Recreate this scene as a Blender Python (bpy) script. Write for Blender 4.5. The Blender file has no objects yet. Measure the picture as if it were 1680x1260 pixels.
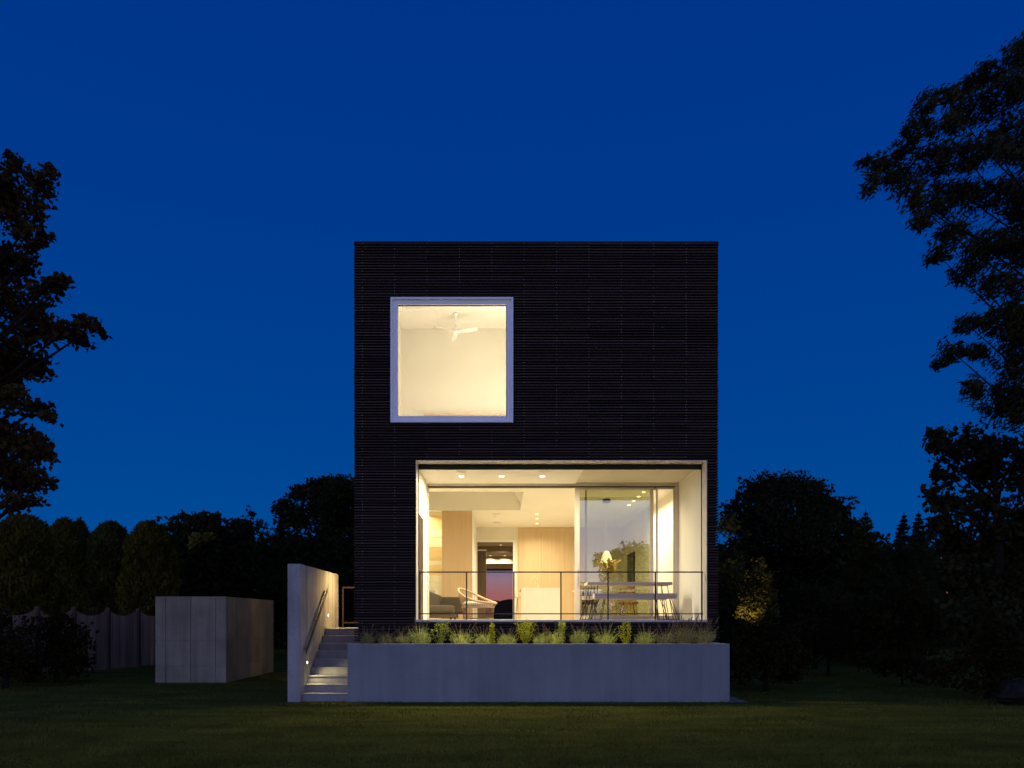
import bpy, math, random
import numpy as np
from mathutils import Vector, Matrix

random.seed(7)
RNG = np.random.default_rng(7)
S = bpy.context.scene
COL = S.collection
R = math.radians

# ------------------------------------------------------------------ camera
ZC, F = 1.594, 1280.0
cam_data = bpy.data.cameras.new('camera')
cam = bpy.data.objects.new('camera', cam_data)
COL.objects.link(cam)
cam.location = (0, 0, ZC)
cam.rotation_euler = (R(90), 0, 0)
cam_data.sensor_width = 36
cam_data.lens = F / 1680 * 36
cam_data.shift_x = 20 / 1680
cam_data.shift_y = 386 / 1680
cam_data.clip_end = 3000
S.camera = cam

S.view_settings.view_transform = 'Standard'
S.view_settings.look = 'None'
S.view_settings.exposure = 0
S.view_settings.gamma = 1
S.render.engine = 'CYCLES'
S.cycles.use_denoising = True
S.cycles.max_bounces = 10
S.cycles.diffuse_bounces = 6
S.cycles.transparent_max_bounces = 16
S.cycles.sample_clamp_indirect = 4
S.cycles.caustics_reflective = False
S.cycles.caustics_refractive = False

# ------------------------------------------------------------------ dusk sky
w = bpy.data.worlds.new('World')
S.world = w
w.use_nodes = True
wn, wl = w.node_tree.nodes, w.node_tree.links
wn.clear()
w_out = wn.new('ShaderNodeOutputWorld')
w_bg = wn.new('ShaderNodeBackground')
w_tc = wn.new('ShaderNodeTexCoord')
w_sep = wn.new('ShaderNodeSeparateXYZ')
wl.new(w_tc.outputs['Generated'], w_sep.inputs[0])


def w_ramp(stops):
    n = wn.new('ShaderNodeValToRGB')
    e = n.color_ramp.elements
    while len(e) < len(stops):
        e.new(0.5)
    for k, (p, c) in enumerate(stops):
        e[k].position = p
        e[k].color = (*c, 1)
    wl.new(w_sep.outputs['Z'], n.inputs[0])
    return n


# the eastern half in front of the camera: afterglow on the horizon, then deep blue
front = w_ramp([(0.0, (.34, .10, .095)), (.030, (.34, .115, .11)), (.052, (.28, .165, .215)), (.080, (.0, .070, .305)),
                (.25, (.0, .053, .28)), (.45, (.0, .041, .262)), (.66, (.0, .033, .250)), (1.0, (.0, .026, .20))])
# the half behind the camera: the brighter western twilight
back = w_ramp([(0.0, (.85, .55, .66)), (.04, (.95, .78, .95)), (.13, (.66, .70, 1.0)), (.28, (.20, .33, .92)),
               (.6, (.09, .19, .68)), (1.0, (.0, .03, .2))])
w_map = wn.new('ShaderNodeMapRange')
w_map.interpolation_type = 'SMOOTHSTEP'
w_map.inputs['From Min'].default_value = 0.62
w_map.inputs['From Max'].default_value = -0.25
wl.new(w_sep.outputs['Y'], w_map.inputs['Value'])
w_mix = wn.new('ShaderNodeMix')
w_mix.data_type = 'RGBA'
wl.new(w_map.outputs[0], w_mix.inputs[0])
wl.new(front.outputs[0], w_mix.inputs[6])
wl.new(back.outputs[0], w_mix.inputs[7])
wl.new(w_mix.outputs[2], w_bg.inputs[0])
w_bg.inputs[1].default_value = 1.0
wl.new(w_bg.outputs[0], w_out.inputs[0])

WARM = (1.0, .88, .575)
LK = 1.7            # level of the lamps indoors


# ------------------------------------------------------------------ helpers
def W(px, py, Y):
    return Vector(((px - 820) * Y / F, Y, ZC + (1016 - py) * Y / F))


def WX(px, Y):
    return (px - 820) * Y / F


def WZ(py, Y):
    return ZC + (1016 - py) * Y / F


ORG = {}


class MB:
    def __init__(self):
        self.v, self.f, self.m = [], [], []

    def add(self, vs, fs, m=0):
        b = len(self.v)
        self.v += [tuple(p) for p in vs]
        self.f += [tuple(b + i for i in q) for q in fs]
        self.m += [m] * len(fs)
        return self

    def box(self, x0, x1, y0, y1, z0, z1, m=0):
        return self.add([(x0, y0, z0), (x1, y0, z0), (x1, y1, z0), (x0, y1, z0), (x0, y0, z1), (x1, y0, z1), (x1, y1, z1), (x0, y1, z1)],
                        [(3, 2, 1, 0), (4, 5, 6, 7), (0, 1, 5, 4), (1, 2, 6, 5), (2, 3, 7, 6), (3, 0, 4, 7)], m)

    def obox(self, c, size, rot=(0, 0, 0), m=0):
        M = Matrix.Translation(c) @ Matrix.Rotation(rot[2], 4, 'Z') @ Matrix.Rotation(rot[1], 4, 'Y') @ Matrix.Rotation(rot[0], 4, 'X')
        a, b, d = [s / 2 for s in size]
        vs = [M @ Vector(p) for p in [(-a, -b, -d), (a, -b, -d), (a, b, -d), (-a, b, -d), (-a, -b, d), (a, -b, d), (a, b, d), (-a, b, d)]]
        return self.add(vs, [(3, 2, 1, 0), (4, 5, 6, 7), (0, 1, 5, 4), (1, 2, 6, 5), (2, 3, 7, 6), (3, 0, 4, 7)], m)

    def tube(self, pts, rad, n=8, closed=False, m=0):
        pts = [Vector(p) for p in pts]
        if not isinstance(rad, (list, tuple)):
            rad = [rad] * len(pts)
        vs, fs = [], []
        N = len(pts)
        ref = None
        for i, p in enumerate(pts):
            if closed:
                d = pts[(i + 1) % N] - pts[i - 1]
            else:
                d = pts[min(i + 1, N - 1)] - pts[max(i - 1, 0)]
            d.normalize()
            if ref is None:
                ref = Vector((0, 0, 1)) if abs(d.z) < .9 else Vector((1, 0, 0))
            u = d.cross(ref)
            if u.length < 1e-4:
                u = d.orthogonal()
            u.normalize()
            q = u.cross(d)
            ref = q
            for k in range(n):
                a = 2 * math.pi * k / n
                vs.append(p + (u * math.cos(a) + q * math.sin(a)) * rad[i])
        rng = N if closed else N - 1
        for i in range(rng):
            j = (i + 1) % N
            for k in range(n):
                fs.append((i * n + k, i * n + (k + 1) % n, j * n + (k + 1) % n, j * n + k))
        if not closed:
            fs.append(tuple(range(n - 1, -1, -1)))
            fs.append(tuple((N - 1) * n + k for k in range(n)))
        return self.add(vs, fs, m)

    def lathe(self, prof, c, n=24, m=0):
        vs, fs = [], []
        for r, z in prof:
            for k in range(n):
                a = 2 * math.pi * k / n
                vs.append((c[0] + r * math.cos(a), c[1] + r * math.sin(a), c[2] + z))
        for i in range(len(prof) - 1):
            for k in range(n):
                fs.append((i * n + k, i * n + (k + 1) % n, (i + 1) * n + (k + 1) % n, (i + 1) * n + k))
        fs.append(tuple(range(n - 1, -1, -1)))
        fs.append(tuple((len(prof) - 1) * n + k for k in range(n)))
        return self.add(vs, fs, m)

    def prism(self, poly, axis, a0, a1, m=0):
        """extrude a 2-D polygon along an axis ('x','y','z')"""
        def pt(p, t):
            return (t, p[0], p[1]) if axis == 'x' else ((p[0], t, p[1]) if axis == 'y' else (p[0], p[1], t))
        n = len(poly)
        vs = [pt(p, a0) for p in poly] + [pt(p, a1) for p in poly]
        fs = [tuple(range(n)), tuple(range(2 * n - 1, n - 1, -1))] + [(i, i + n, (i + 1) % n + n, (i + 1) % n) for i in range(n)]
        return self.add(vs, fs, m)


def finish(me, smooth):
    if smooth:
        me.polygons.foreach_set('use_smooth', [True] * len(me.polygons))
    me.update()


def link(name, mb, mats, parent=None, bevel=0, smooth=False, origin=None):
    if not isinstance(mats, (list, tuple)):
        mats = [mats]
    if parent is not None:
        o0 = ORG[parent.name]
    elif origin is not None:
        o0 = Vector(origin)
    else:
        a = np.array(mb.v)
        lo, hi = a.min(0), a.max(0)
        o0 = Vector(((lo[0] + hi[0]) / 2, (lo[1] + hi[1]) / 2, lo[2]))
    me = bpy.data.meshes.new(name)
    me.from_pydata([(x - o0.x, y - o0.y, z - o0.z) for x, y, z in mb.v], [], mb.f)
    for m in mats:
        me.materials.append(m)
    me.polygons.foreach_set('material_index', mb.m)
    import bmesh
    bm = bmesh.new()
    bm.from_mesh(me)
    bmesh.ops.recalc_face_normals(bm, faces=bm.faces)
    bm.to_mesh(me)
    bm.free()
    finish(me, smooth)
    o = bpy.data.objects.new(name, me)
    COL.objects.link(o)
    if parent is not None:
        o.parent = parent
    else:
        o.location = o0
    ORG[o.name] = o0
    if bevel:
        b = o.modifiers.new('bevel', 'BEVEL')
        b.width = bevel
        b.segments = 2
        b.limit_method = 'ANGLE'
    return o


def tag(o, label=None, cat=None, group=None, kind=None):
    if label:
        o['label'] = label
    if cat:
        o['category'] = cat
    if group:
        o['group'] = group
    if kind:
        o['kind'] = kind
    return o


def empty(name, loc, label, cat, group=None):
    o = bpy.data.objects.new(name, None)
    COL.objects.link(o)
    o.location = loc
    o.empty_display_size = .2
    ORG[o.name] = Vector(loc)
    return tag(o, label, cat, group)


def lamp(kind, name, loc, power, color, parent=None, size=.1, rot=(0, 0, 0), spread=None, cone=None, blend=.5):
    d = bpy.data.lights.new(name, kind)
    d.energy = power
    d.color = color
    if kind == 'AREA':
        d.shape = 'DISK'
        d.size = size
        if spread:
            d.spread = spread
    else:
        d.shadow_soft_size = size
    if kind == 'SPOT':
        d.spot_size = cone
        d.spot_blend = blend
    o = bpy.data.objects.new(name, d)
    COL.objects.link(o)
    o.rotation_euler = rot
    if parent is not None:
        o.parent = parent
        o.location = Vector(loc) - ORG[parent.name]
    else:
        o.location = loc
    return o


# ------------------------------------------------------------------ materials
def new_mat(name):
    m = bpy.data.materials.new(name)
    m.use_nodes = True
    nt = m.node_tree
    return m, nt.nodes, nt.links, nt.nodes['Principled BSDF']


def surf(name, col, rough=.6, var=.15, scale=(3, 3, 3), detail=5, bump=0, bscale=40, spec=.3, metal=0, island=0, tint=None, emit=None):
    m, n, l, p = new_mat(name)
    p.inputs['Roughness'].default_value = rough
    p.inputs['Metallic'].default_value = metal
    p.inputs['Specular IOR Level'].default_value = spec
    tc = n.new('ShaderNodeTexCoord')
    mp = n.new('ShaderNodeMapping')
    mp.inputs['Scale'].default_value = scale
    l.new(tc.outputs['Object'], mp.inputs[0])
    nz = n.new('ShaderNodeTexNoise')
    nz.inputs['Scale'].default_value = 1
    nz.inputs['Detail'].default_value = detail
    l.new(mp.outputs[0], nz.inputs['Vector'])
    fac = nz.outputs['Fac']
    rp = n.new('ShaderNodeMapRange')
    rp.inputs['From Min'].default_value = .3
    rp.inputs['From Max'].default_value = .7
    rp.inputs['To Min'].default_value = 1 - var
    rp.inputs['To Max'].default_value = 1 + var
    l.new(fac, rp.inputs[0])
    mulv = rp.outputs[0]
    if island:
        g = n.new('ShaderNodeNewGeometry')
        r2 = n.new('ShaderNodeMapRange')
        r2.inputs['To Min'].default_value = 1 - island
        r2.inputs['To Max'].default_value = 1 + island
        l.new(g.outputs['Random Per Island'], r2.inputs[0])
        mm = n.new('ShaderNodeMath')
        mm.operation = 'MULTIPLY'
        l.new(mulv, mm.inputs[0])
        l.new(r2.outputs[0], mm.inputs[1])
        mulv = mm.outputs[0]
    base = n.new('ShaderNodeMix')
    base.data_type = 'RGBA'
    base.inputs[6].default_value = (*col, 1)
    base.inputs[7].default_value = (*(tint or col), 1)
    if tint:
        if island:
            l.new(g.outputs['Random Per Island'], base.inputs[0])
        else:
            n2 = n.new('ShaderNodeTexNoise')
            n2.inputs['Scale'].default_value = .6
            n2.inputs['Detail'].default_value = 3
            l.new(mp.outputs[0], n2.inputs['Vector'])
            l.new(n2.outputs['Fac'], base.inputs[0])
    vm = n.new('ShaderNodeVectorMath')
    vm.operation = 'SCALE'
    l.new(base.outputs[2], vm.inputs[0])
    l.new(mulv, vm.inputs['Scale'])
    l.new(vm.outputs[0], p.inputs['Base Color'])
    if bump:
        nb = n.new('ShaderNodeTexNoise')
        nb.inputs['Scale'].default_value = bscale
        nb.inputs['Detail'].default_value = 4
        l.new(tc.outputs['Object'], nb.inputs['Vector'])
        bp = n.new('ShaderNodeBump')
        bp.inputs['Strength'].default_value = bump
        bp.inputs['Distance'].default_value = .02
        l.new(nb.outputs['Fac'], bp.inputs['Height'])
        l.new(bp.outputs[0], p.inputs['Normal'])
    if emit:
        p.inputs['Emission Color'].default_value = (*emit[0], 1)
        p.inputs['Emission Strength'].default_value = emit[1]
    return m


def leaf_mat(name, c1, c2, rough=.6, trans=.3):
    m, n, l, p = new_mat(name)
    g = n.new('ShaderNodeNewGeometry')
    mx = n.new('ShaderNodeMix')
    mx.data_type = 'RGBA'
    mx.inputs[6].default_value = (*c1, 1)
    mx.inputs[7].default_value = (*c2, 1)
    l.new(g.outputs['Random Per Island'], mx.inputs[0])
    tc = n.new('ShaderNodeTexCoord')
    nz = n.new('ShaderNodeTexNoise')
    nz.inputs['Scale'].default_value = 1.1
    l.new(tc.outputs['Object'], nz.inputs['Vector'])
    rp = n.new('ShaderNodeMapRange')
    rp.inputs['From Min'].default_value = .35
    rp.inputs['From Max'].default_value = .65
    rp.inputs['To Min'].default_value = .6
    rp.inputs['To Max'].default_value = 1.4
    l.new(nz.outputs['Fac'], rp.inputs[0])
    vm = n.new('ShaderNodeVectorMath')
    vm.operation = 'SCALE'
    l.new(mx.outputs[2], vm.inputs[0])
    l.new(rp.outputs[0], vm.inputs['Scale'])
    l.new(vm.outputs[0], p.inputs['Base Color'])
    p.inputs['Roughness'].default_value = rough
    p.inputs['Specular IOR Level'].default_value = .03
    tr = n.new('ShaderNodeBsdfTranslucent')
    l.new(vm.outputs[0], tr.inputs[0])
    ms = n.new('ShaderNodeMixShader')
    ms.inputs[0].default_value = trans
    l.new(p.outputs[0], ms.inputs[1])
    l.new(tr.outputs[0], ms.inputs[2])
    l.new(ms.outputs[0], n['Material Output'].inputs[0])
    return m


def glass_mat(name, refl, tint=(1, 1, 1)):
    """thin pane: straight-through transmission plus a mirror reflection"""
    m, n, l, p = new_mat(name)
    n.remove(p)
    t = n.new('ShaderNodeBsdfTransparent')
    t.inputs[0].default_value = (*tint, 1)
    g = n.new('ShaderNodeBsdfGlossy')
    g.inputs['Roughness'].default_value = 0.004
    fr = n.new('ShaderNodeLayerWeight')
    fr.inputs['Blend'].default_value = .35
    mp = n.new('ShaderNodeMapRange')
    mp.inputs['To Min'].default_value = refl
    mp.inputs['To Max'].default_value = .9
    l.new(fr.outputs['Facing'], mp.inputs[0])
    # fresnel-like: raise facing to a high power
    pw = n.new('ShaderNodeMath')
    pw.operation = 'POWER'
    pw.inputs[1].default_value = 4
    l.new(fr.outputs['Facing'], pw.inputs[0])
    l.new(pw.outputs[0], mp.inputs[0])
    ms = n.new('ShaderNodeMixShader')
    l.new(mp.outputs[0], ms.inputs[0])
    l.new(t.outputs[0], ms.inputs[1])
    l.new(g.outputs[0], ms.inputs[2])
    l.new(ms.outputs[0], n['Material Output'].inputs[0])
    return m


def emit_mat(name, col, st):
    m, n, l, p = new_mat(name)
    p.inputs['Base Color'].default_value = (.8, .8, .8, 1)
    p.inputs['Emission Color'].default_value = (*col, 1)
    p.inputs['Emission Strength'].default_value = st
    return m


def concrete(name, col, island=0, rough=.75, cloud=1.0, holes=9):
    """cast concrete with cloudy mottling, pin holes, streaks"""
    m, n, l, p = new_mat(name)
    tc = n.new('ShaderNodeTexCoord')

    def noise(sc, scale, det, rgh=.55):
        mp = n.new('ShaderNodeMapping')
        mp.inputs['Scale'].default_value = sc
        l.new(tc.outputs['Object'], mp.inputs[0])
        z = n.new('ShaderNodeTexNoise')
        z.inputs['Scale'].default_value = scale
        z.inputs['Detail'].default_value = det
        z.inputs['Roughness'].default_value = rgh
        l.new(mp.outputs[0], z.inputs['Vector'])
        return z.outputs['Fac']

    def rng(src, a, b, lo, hi):
        q = n.new('ShaderNodeMapRange')
        q.inputs['From Min'].default_value = a
        q.inputs['From Max'].default_value = b
        q.inputs['To Min'].default_value = lo
        q.inputs['To Max'].default_value = hi
        l.new(src, q.inputs[0])
        return q.outputs[0]

    def mul(a, b):
        q = n.new('ShaderNodeMath')
        q.operation = 'MULTIPLY'
        l.new(a, q.inputs[0])
        l.new(b, q.inputs[1])
        return q.outputs[0]
    v = mul(rng(noise((1, 1, 1), 1.3, 6), .3, .7, 1 - .14 * cloud, 1 + .14 * cloud), rng(noise((6, 6, .35), 1, 4), .3, .7, 1 - .1 * cloud, 1 + .1 * cloud))
    v = mul(v, rng(noise((1, 1, 1), 38, 5, .7), .3, .7, .86, 1.14))
    hole = n.new('ShaderNodeTexVoronoi')
    hole.inputs['Scale'].default_value = holes
    l.new(tc.outputs['Object'], hole.inputs['Vector'])
    v = mul(v, rng(hole.outputs['Distance'], .03, .07, .72 if holes > 5 else .5, 1))
    if island:
        g = n.new('ShaderNodeNewGeometry')
        v = mul(v, rng(g.outputs['Random Per Island'], 0, 1, 1 - island, 1 + island))
    vm = n.new('ShaderNodeVectorMath')
    vm.operation = 'SCALE'
    vm.inputs[0].default_value = col
    l.new(v, vm.inputs['Scale'])
    l.new(vm.outputs[0], p.inputs['Base Color'])
    p.inputs['Roughness'].default_value = rough
    p.inputs['Specular IOR Level'].default_value = .25
    bp = n.new('ShaderNodeBump')
    bp.inputs['Strength'].default_value = .25
    bp.inputs['Distance'].default_value = .01
    l.new(noise((1, 1, 1), 30, 5), bp.inputs['Height'])
    l.new(bp.outputs[0], p.inputs['Normal'])
    return m


M = dict(
    clad=surf('charred_wood', (.052, .033, .023), .7, .28, (1.2, 1.2, 60), 4, .3, 60, .12, island=.36),
    screw=surf('screw_steel', (.36, .29, .26), .5, .3, metal=.6),
    core=surf('black_membrane', (.006, .006, .007), .9, .1),
    cap=surf('black_metal_cap', (.012, .012, .014), .4, .1),
    conc=concrete('planter_concrete', (.24, .245, .235), .035, cloud=.8),
    conc_stair=concrete('stair_wall_concrete', (.30, .29, .265), .16, cloud=1.6),
    conc_box=concrete('outbuilding_concrete', (.29, .24, .17), .035, cloud=1.7, holes=2.6),
    step=concrete('step_concrete', (.30, .28, .26)),
    white=surf('white_paint', (.80, .80, .80), .45, .03, (2, 2, 2)),
    frame=surf('window_frame_white', (.87, .87, .86), .4, .03),
    cream=surf('cream_plaster', (.74, .71, .62), .8, .03, (1.5, 1.5, 1.5), bump=.05, bscale=90),
    ceil=surf('ceiling_white', (.82, .80, .74), .85, .02, (1, 1, 1)),
    soffit2=surf('darker_soffit', (.60, .55, .42), .85, .03),
    lip=surf('pale_metal_trim', (.62, .56, .46), .45, .05),
    oak=surf('oak_veneer', (.57, .42, .25), .5, .07, (22, 22, .5), 5, .03, 120, tint=(.61, .46, .28)),
    oakdoor=surf('oak_cabinet', (.53, .37, .205), .5, .07, (24, 24, .5), 5, .03, 120, tint=(.57, .41, .24)),
    plank=surf('pale_plank', (.84, .76, .52), .55, .05, (1, 1, 12), island=.08),
    honey=surf('honey_plank', (.80, .58, .27), .55, .06, (1, 1, 12), island=.10),
    floorw=surf('oak_floor', (.60, .50, .36), .45, .12, (1, 12, 1), island=.1),
    paver=surf('terrace_paver', (.58, .54, .50), .7, .08, (5, 5, 5)),
    bronze=surf('bronze_handrail', (.10, .068, .042), .4, .15, metal=.5),
    metal=surf('dark_bronze_metal', (.025, .020, .018), .4, .15, metal=.3),
    alu=surf('anodised_frame', (.58, .51, .44), .5, .06),
    darkdoor=surf('dark_stained_wood', (.045, .028, .018), .45, .3, (12, 12, 1)),
    browndoor=surf('brown_wood_door', (.15, .10, .055), .5, .2, (12, 12, 1)),
    glass=glass_mat('reflective_glass', .29, (.74, .77, .62)),
    rearglass=glass_mat('rear_glass', .003),
    clear=glass_mat('clear_glass', .035),
    taupe=surf('taupe_fabric', (.062, .048, .033), .95, .12, (40, 40, 40), bump=.2, bscale=250),
    grey=surf('grey_fabric', (.24, .22, .20), .95, .1, (40, 40, 40), bump=.2, bscale=250),
    creamf=surf('cream_fabric', (.72, .64, .50), .95, .08, (20, 20, 20), bump=.2, bscale=200),
    rattan=surf('rattan_cane', (.46, .30, .17), .5, .25, (10, 10, 10)),
    cane=surf('dark_cane', (.26, .16, .08), .6, .25, (10, 10, 10)),
    teak=surf('greyed_teak', (.44, .36, .30), .6, .16, (1.5, 20, 20)),
    wood=surf('stool_wood', (.62, .46, .19), .5, .2, (10, 10, 2)),
    stone=surf('island_stone', (.66, .63, .55), .35, .03),
    brass=surf('pale_brass', (.85, .72, .45), .25, .05, metal=.9),
    red=surf('red_fabric', (.24, .05, .03), .9, .12, (20, 20, 20)),
    black=surf('black_paint', (.012, .012, .012), .45, .1),
    art=surf('dark_print', (.09, .10, .08), .5, .5, (3, 3, 3)),
    pot=surf('stoneware', (.62, .56, .44), .6, .1),
    pampas=leaf_mat('dry_pampas', (.60, .40, .16), (.72, .54, .26)),
    rear=surf('rear_room_paint', (.30, .24, .17), .8, .05),
    fence=surf('weathered_cedar', (.31, .18, .11), .85, .3, (9, 9, .8), island=.28),
    fencepost=surf('cedar_post', (.10, .050, .032), .85, .25, (9, 9, 1)),
    soil=surf('soil', (.03, .022, .015), .95, .4, (12, 12, 12), bump=.8, bscale=30),
    gravel=surf('pale_gravel', (.16, .16, .16), .9, .35, (40, 40, 40), bump=.8, bscale=60),
    rock=surf('granite', (.020, .018, .013), .9, .4, (5, 5, 5), bump=.5, bscale=14, spec=.05),
    bark=surf('bark', (.016, .013, .009), .95, .4, (8, 8, 1.2), bump=.6, bscale=20, spec=.03),
    hill=surf('dark_hill', (.012, .010, .007), 1, .2, (.02, .02, .02), spec=0),
    led=emit_mat('lamp_glow', (1, .86, .52), 6),
    stepled=emit_mat('step_lamp_glow', (1, .90, .62), 9),
    globe=emit_mat('pendant_glow', (1, .84, .54), 2.0),
    softled=emit_mat('soft_lamp_glow', (1, .86, .55), 1.6),
    dimled=emit_mat('dim_lamp_glow', (1, .84, .55), .8),
)
L = dict(
    maple=leaf_mat('maple_leaves', (0.0450, 0.0330, 0.0120), (0.0630, 0.0390, 0.0090)),
    willow=leaf_mat('wispy_leaves', (0.0330, 0.0390, 0.0150), (0.0450, 0.0360, 0.0120)),
    arbor=leaf_mat('arborvitae_scales', (0.0720, 0.0660, 0.0120), (0.1140, 0.0900, 0.0120)),
    arbor2=leaf_mat('arborvitae_dark_scales', (0.0540, 0.0576, 0.0144), (0.0780, 0.0696, 0.0144)),
    dark=leaf_mat('dark_broadleaf', (0.0240, 0.0270, 0.0090), (0.0390, 0.0360, 0.0120)),
    dark2=leaf_mat('dark_oak_leaves', (0.0300, 0.0300, 0.0120), (0.0450, 0.0390, 0.0120)),
    yellowish=leaf_mat('ochre_leaves', (.16, .12, .02), (.22, .15, .025)),
    conifer=leaf_mat('conifer_needles', (0.0270, 0.0360, 0.0150), (0.0420, 0.0450, 0.0150)),
    shrub=leaf_mat('shrub_leaves', (0.0240, 0.0225, 0.0075), (0.0450, 0.0300, 0.0075)),
    uplit=leaf_mat('small_tree_leaves', (.085, .078, .018), (.12, .10, .022), trans=.4),
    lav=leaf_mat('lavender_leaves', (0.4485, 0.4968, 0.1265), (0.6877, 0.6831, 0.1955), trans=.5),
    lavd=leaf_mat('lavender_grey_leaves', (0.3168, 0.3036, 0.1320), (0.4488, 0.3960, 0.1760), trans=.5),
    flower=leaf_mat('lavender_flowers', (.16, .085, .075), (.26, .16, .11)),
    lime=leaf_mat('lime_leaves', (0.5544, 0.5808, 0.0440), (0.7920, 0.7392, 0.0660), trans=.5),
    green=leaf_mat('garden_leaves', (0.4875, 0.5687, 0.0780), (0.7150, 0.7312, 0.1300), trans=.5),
    blade=leaf_mat('grass_blades', (.085, .092, .014), (.145, .125, .020)),
)

# ------------------------------------------------------------------ ground
gm = MB()
gm.add([(-700, -200, 0), (700, -200, 0), (700, 700, 0), (-700, 700, 0)], [(0, 1, 2, 3)])
lawn_mat = surf('lawn_ground', (.066, .074, .009), .95, .4, (.5, 2.2, 1), 6, .9, 55, .02, tint=(.090, .080, .012))
tag(link('ground', gm, lawn_mat, origin=(0, 0, 0)), kind='structure')


def np_mesh(name, verts, faces, mat, parent=None, origin=(0, 0, 0), k=4):
    """verts (N,3), faces (M,k) numpy"""
    o0 = ORG[parent.name] if parent is not None else Vector(origin)
    verts = verts - np.array(o0)[None, :]
    me = bpy.data.meshes.new(name)
    me.vertices.add(len(verts))
    me.vertices.foreach_set('co', verts.astype(np.float32).ravel())
    nf = len(faces)
    me.loops.add(nf * k)
    me.loops.foreach_set('vertex_index', faces.astype(np.int32).ravel())
    me.polygons.add(nf)
    me.polygons.foreach_set('loop_start', np.arange(0, nf * k, k, dtype=np.int32))
    me.update(calc_edges=True)
    me.materials.append(mat)
    o = bpy.data.objects.new(name, me)
    COL.objects.link(o)
    if parent is not None:
        o.parent = parent
    else:
        o.location = o0
    ORG[o.name] = o0
    return o


# short mown blades over the part of the lawn the camera sees
N = 120000
yy = 7.6 + 15 * RNG.random(N) ** 1.6
xx = (RNG.random(N) * 2 - 1) * (yy * .72 + .5)
keep = ~((yy > 14.96) & (xx > -4.12) & (xx < 4.45)) & ~((yy > 19.5) & (xx > -8.75) & (xx < -6.8))
xx, yy = xx[keep], yy[keep]
N = len(xx)
hh = .022 + .026 * RNG.random(N)
hh *= 1 + .5 * np.sin(xx * 1.7 + np.sin(yy * 2.3)) * .5
an = RNG.random(N) * 6.283
lean = RNG.normal(0, .018, (N, 2))
dx, dy = np.cos(an) * .006, np.sin(an) * .006
V = np.zeros((N, 3, 3))
V[:, 0] = np.stack([xx - dx, yy - dy, np.full(N, -.002)], 1)
V[:, 1] = np.stack([xx + dx, yy + dy, np.full(N, -.002)], 1)
V[:, 2] = np.stack([xx + lean[:, 0], yy + lean[:, 1], hh], 1)
tag(np_mesh('lawn_grass', V.reshape(-1, 3), np.arange(3 * N).reshape(-1, 3), L['blade'], k=3),
    'short mown lawn grass spreading in front of the house', 'grass', kind='stuff')

# far hills, seen only through the rear glass of the house
hm = MB()
pts = []
for k in range(401):
    x = -500 + k * 1000 / 400
    h = 11.4 + .3 * math.sin(x * .021) + .3 * math.sin(x * .063 + 1) + .35 * math.sin(x * .17 + .3) + random.uniform(-.5, .5)
    pts.append((x, h))
for k in range(400):
    (xa, ha), (xb, hb) = pts[k], pts[k + 1]
    hm.add([(xa, 380, -1), (xb, 380, -1), (xb, 420, hb), (xa, 420, ha), (xb, 520, -1), (xa, 520, -1)], [(0, 1, 2, 3), (3, 2, 4, 5)])
tag(link('hills', hm, M['hill'], origin=(0, 400, 0)), kind='structure')

# ------------------------------------------------------------------ the house
HX0, HX1, YF, YB, ZT = -2.99, 4.485, 16.0, 34.3, 9.345
UX0, UX1, UZ0, UZ1 = WX(641, 16), WX(842, 16), WZ(694, 16), WZ(489, 16)
OX0, OX1, OZ0, OZ1 = WX(682, 16), WX(1160, 16), WZ(1017, 16), WZ(755, 16)
FL = OZ0                      # terrace and ground floor level
YD, CEIL, SOF = 18.5, 4.75, 4.80
house = empty('house', (.75, 25, 0), 'two storey black slatted cube house with a big lit terrace opening and square window', 'house')

# cladding: every slat is built of boards with butt joints; steel screw heads on batten lines
cm = MB()
PITCH, SH, SD = .0569, .029, .075
nsl = int((ZT - .62) / PITCH)
bat = [HX0 + .17 + .664 * k for k in range(12)]


def free_spans(z0, z1):
    cut = []
    if z1 > UZ0 and z0 < UZ1:
        cut.append((UX0 - .004, UX1 + .004))
    if z1 > OZ0 - .012 and z0 < OZ1:
        cut.append((OX0 - .004, OX1 + .004))
    xs = [HX0] + [c for p in sorted(cut) for c in p] + [HX1]
    return [(xs[i], xs[i + 1]) for i in range(0, len(xs), 2)]


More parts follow.
